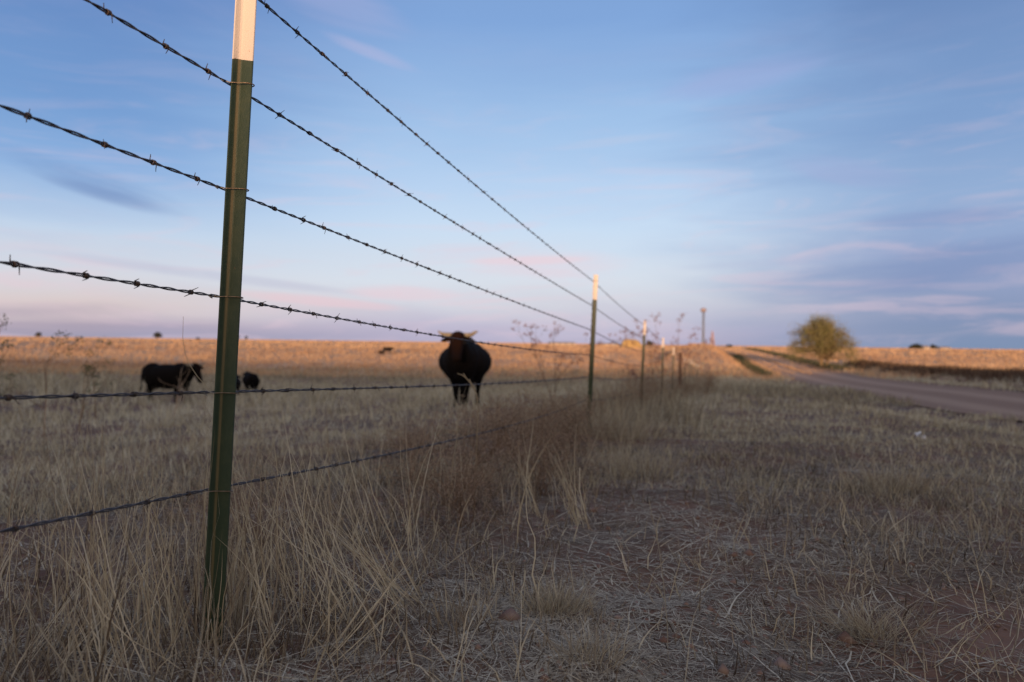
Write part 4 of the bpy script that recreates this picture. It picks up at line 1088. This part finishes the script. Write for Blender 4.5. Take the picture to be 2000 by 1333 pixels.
# ---------------------------------------------------------------- far structures
M_wall = pbr('pale_siding', (.55, .48, .40), .8, 0, 3, (.46, .38, .30)); M_roof = pbr('tin_roof', (.42, .36, .33), .5, .2, 3, (.30, .22, .18)); M_dark = pbr('dark_window', (.03, .03, .035), .3)
M_hay = pbr('straw_stack', (.48, .33, .14), .95, 0, 2.5, (.36, .24, .10), .6, 8); M_pole = pbr('grey_pole_steel', (.17, .20, .27), .6, .0, 3, (.14, .16, .22)); M_tank = pbr('pale_tank_paint', (.34, .28, .30), .6); M_mast = pbr('red_white_mast', (.55, .30, .27), .6, 0, 1.5, (.62, .55, .52))
def building(px, py, Y, wpx, hpx, depth, label, name, cat):
    m_ = Y / FPX; q = P(px, py, Y); gzv = Hs(q.x, q.y); q2 = Vector((q.x, q.y, gzv)); Wd = wpx * m_; hh = hpx * m_ + max(0, q.z - gzv)
    r = empty(name, q2, random.uniform(-.15, .15)); tag(r, label, cat)
    wl = hh * .62
    b = MB(); b.box((0, 0, wl / 2), (Wd, depth, wl)); b.add([(-Wd / 2, -depth / 2, wl), (-Wd / 2, depth / 2, wl), (-Wd / 2, 0, hh - .05), (Wd / 2, -depth / 2, wl), (Wd / 2, depth / 2, wl), (Wd / 2, 0, hh - .05)], [(0, 1, 2), (3, 5, 4)]); b.build('wall', M_wall, r)
    rf = MB(); o = .35
    for s in (-1, 1):
        a = [(-Wd / 2 - o, s * (depth / 2 + o), wl - .1), (Wd / 2 + o, s * (depth / 2 + o), wl - .1), (Wd / 2 + o, 0, hh), (-Wd / 2 - o, 0, hh)]
        rf.add(a + [(x, y, z + .1) for x, y, z in a], [(0, 1, 2, 3), (7, 6, 5, 4), (0, 4, 5, 1), (1, 5, 6, 2), (2, 6, 7, 3), (3, 7, 4, 0)])
    rf.build('roof', M_roof, r)
    nw = max(2, int(Wd / 3))
    for i in range(nw):
        x = -Wd / 2 + Wd * (i + .5) / nw
        wn = MB(); wn.box((x, -depth / 2 - .02, wl * .55), (Wd / nw * .35, .06, wl * .35)); wn.build('window', M_dark, r)
building(1803, 684, 400, 12, 8, 7, 'small gabled farmhouse far off on the right horizon', 'farmhouse', 'house')
building(1840, 685, 410, 20, 6, 8, 'long low pale shed right of the far farmhouse', 'shed', 'shed')
building(1097, 678, 380, 48, 6, 10, 'long low sunlit shed on the horizon left of the studded second post', 'shed', 'shed')
building(1188, 678, 380, 32, 5, 9, 'low shed on the horizon between second post and straw stack', 'shed', 'shed')
# straw stack
m_ = 230 / FPX; q = P(1233, 680, 230); z = Hs(q.x, q.y); top = P(1233, 663, 230).z
mb = MB(); hh = top - z; hw = 20 * m_
for j in range(13):
    pass
NX, NY = 26, 14; vs = []; fs = []
for i in range(NX + 1):
    for j in range(NY + 1):
        a = -1 + 2 * i / NX; b = -1 + 2 * j / NY
        e = max(0, 1 - abs(a) ** 4) ** .5 * max(0, 1 - abs(b) ** 3) ** .6
        vs.append((a * hw, b * hw * .5, hh * e * (1 - .10 * a) + float(vnoise(i * .7, j * .7, 1.0)) * .18 * e - .1))
fs = [(i * (NY + 1) + j, (i + 1) * (NY + 1) + j, (i + 1) * (NY + 1) + j + 1, i * (NY + 1) + j + 1) for i in range(NX) for j in range(NY)]
mb.add(vs, fs, True); tag(mb.build('straw_stack', M_hay, None, (q.x, q.y, z)), 'glowing rounded straw stack on the horizon just left of the third post', 'straw stack')
# tower with tank on top
q = P(1373, 676, 300); z = Hs(q.x, q.y); t_ = P(1373, 606, 300).z - z; m_ = 300 / FPX
r = empty('water_tower', (q.x, q.y, z)); tag(r, 'slender grey tower with a small bulb-shaped tank on top, on the horizon', 'water tower')
mb = MB(); mb.tube([(0, 0, -1), (0, 0, t_ * .1), (0, 0, t_ * .5), (0, 0, t_ * .98)], [.7, .5, .42, .40], 14); mb.build('shaft', M_pole, r)
mb = MB(); mb.ball((0, 0, t_), (1.35, 1.35, 1.0), n=16); mb.build('tank', M_tank, r)
mb = MB(); mb.tube([(.55, -.0, 0), (.55, 0, t_ * .96)], .06, 4); mb.build('ladder', M_pole, r)
# lattice mast
q = P(1391, 678, 330); z = Hs(q.x, q.y); t_ = P(1391, 647, 330).z - z
r = empty('radio_mast', (q.x, q.y, z)); tag(r, 'small tapering pinkish lattice mast right of the bulb-topped tower', 'mast')
mb = MB(); B_w = 1.1
for s1 in (-1, 1):
    for s2 in (-1, 1): mb.tube([(s1 * B_w, s2 * B_w, 0), (s1 * .12, s2 * .12, t_)], .13, 4)
for i in range(9):
    f = i / 9; g_ = (i + 1) / 9; a = B_w + (.12 - B_w) * f; b = B_w + (.12 - B_w) * g_
    for s in (-1, 1):
        mb.tube([(-a, s * a, t_ * f), (b, s * b, t_ * g_)], .08, 3); mb.tube([(a, s * a, t_ * f), (-b, s * b, t_ * g_)], .08, 3)
        mb.tube([(s * a, -a, t_ * f), (s * b, b, t_ * g_)], .08, 3); mb.tube([(s * a, a, t_ * f), (s * b, -b, t_ * g_)], .08, 3)
mb.build('lattice', M_mast, r)

# scrap of white litter on the verge
q = on_ground(1797, 862)
mb = MB(); vs = []; fs = []; n_ = 7
random.seed(2)
for i in range(n_):
    for j in range(n_):
        vs.append(((i / 6 - .5) * .06, (j / 6 - .5) * .07, .02 + random.random() * .025 + .03 * math.sin(i)))
fs = [(i * n_ + j, (i + 1) * n_ + j, (i + 1) * n_ + j + 1, i * n_ + j + 1) for i in range(n_ - 1) for j in range(n_ - 1)]
mb.add(vs, fs); o = mb.build('paper_scrap', pbr('white_paper', (.75, .73, .72), .8), None, q + Vector((0, 0, .02)))
sd = o.modifiers.new('solid', 'SOLIDIFY'); sd.thickness = .002
tag(o, 'crumpled scrap of white paper on the verge before the road', 'litter')
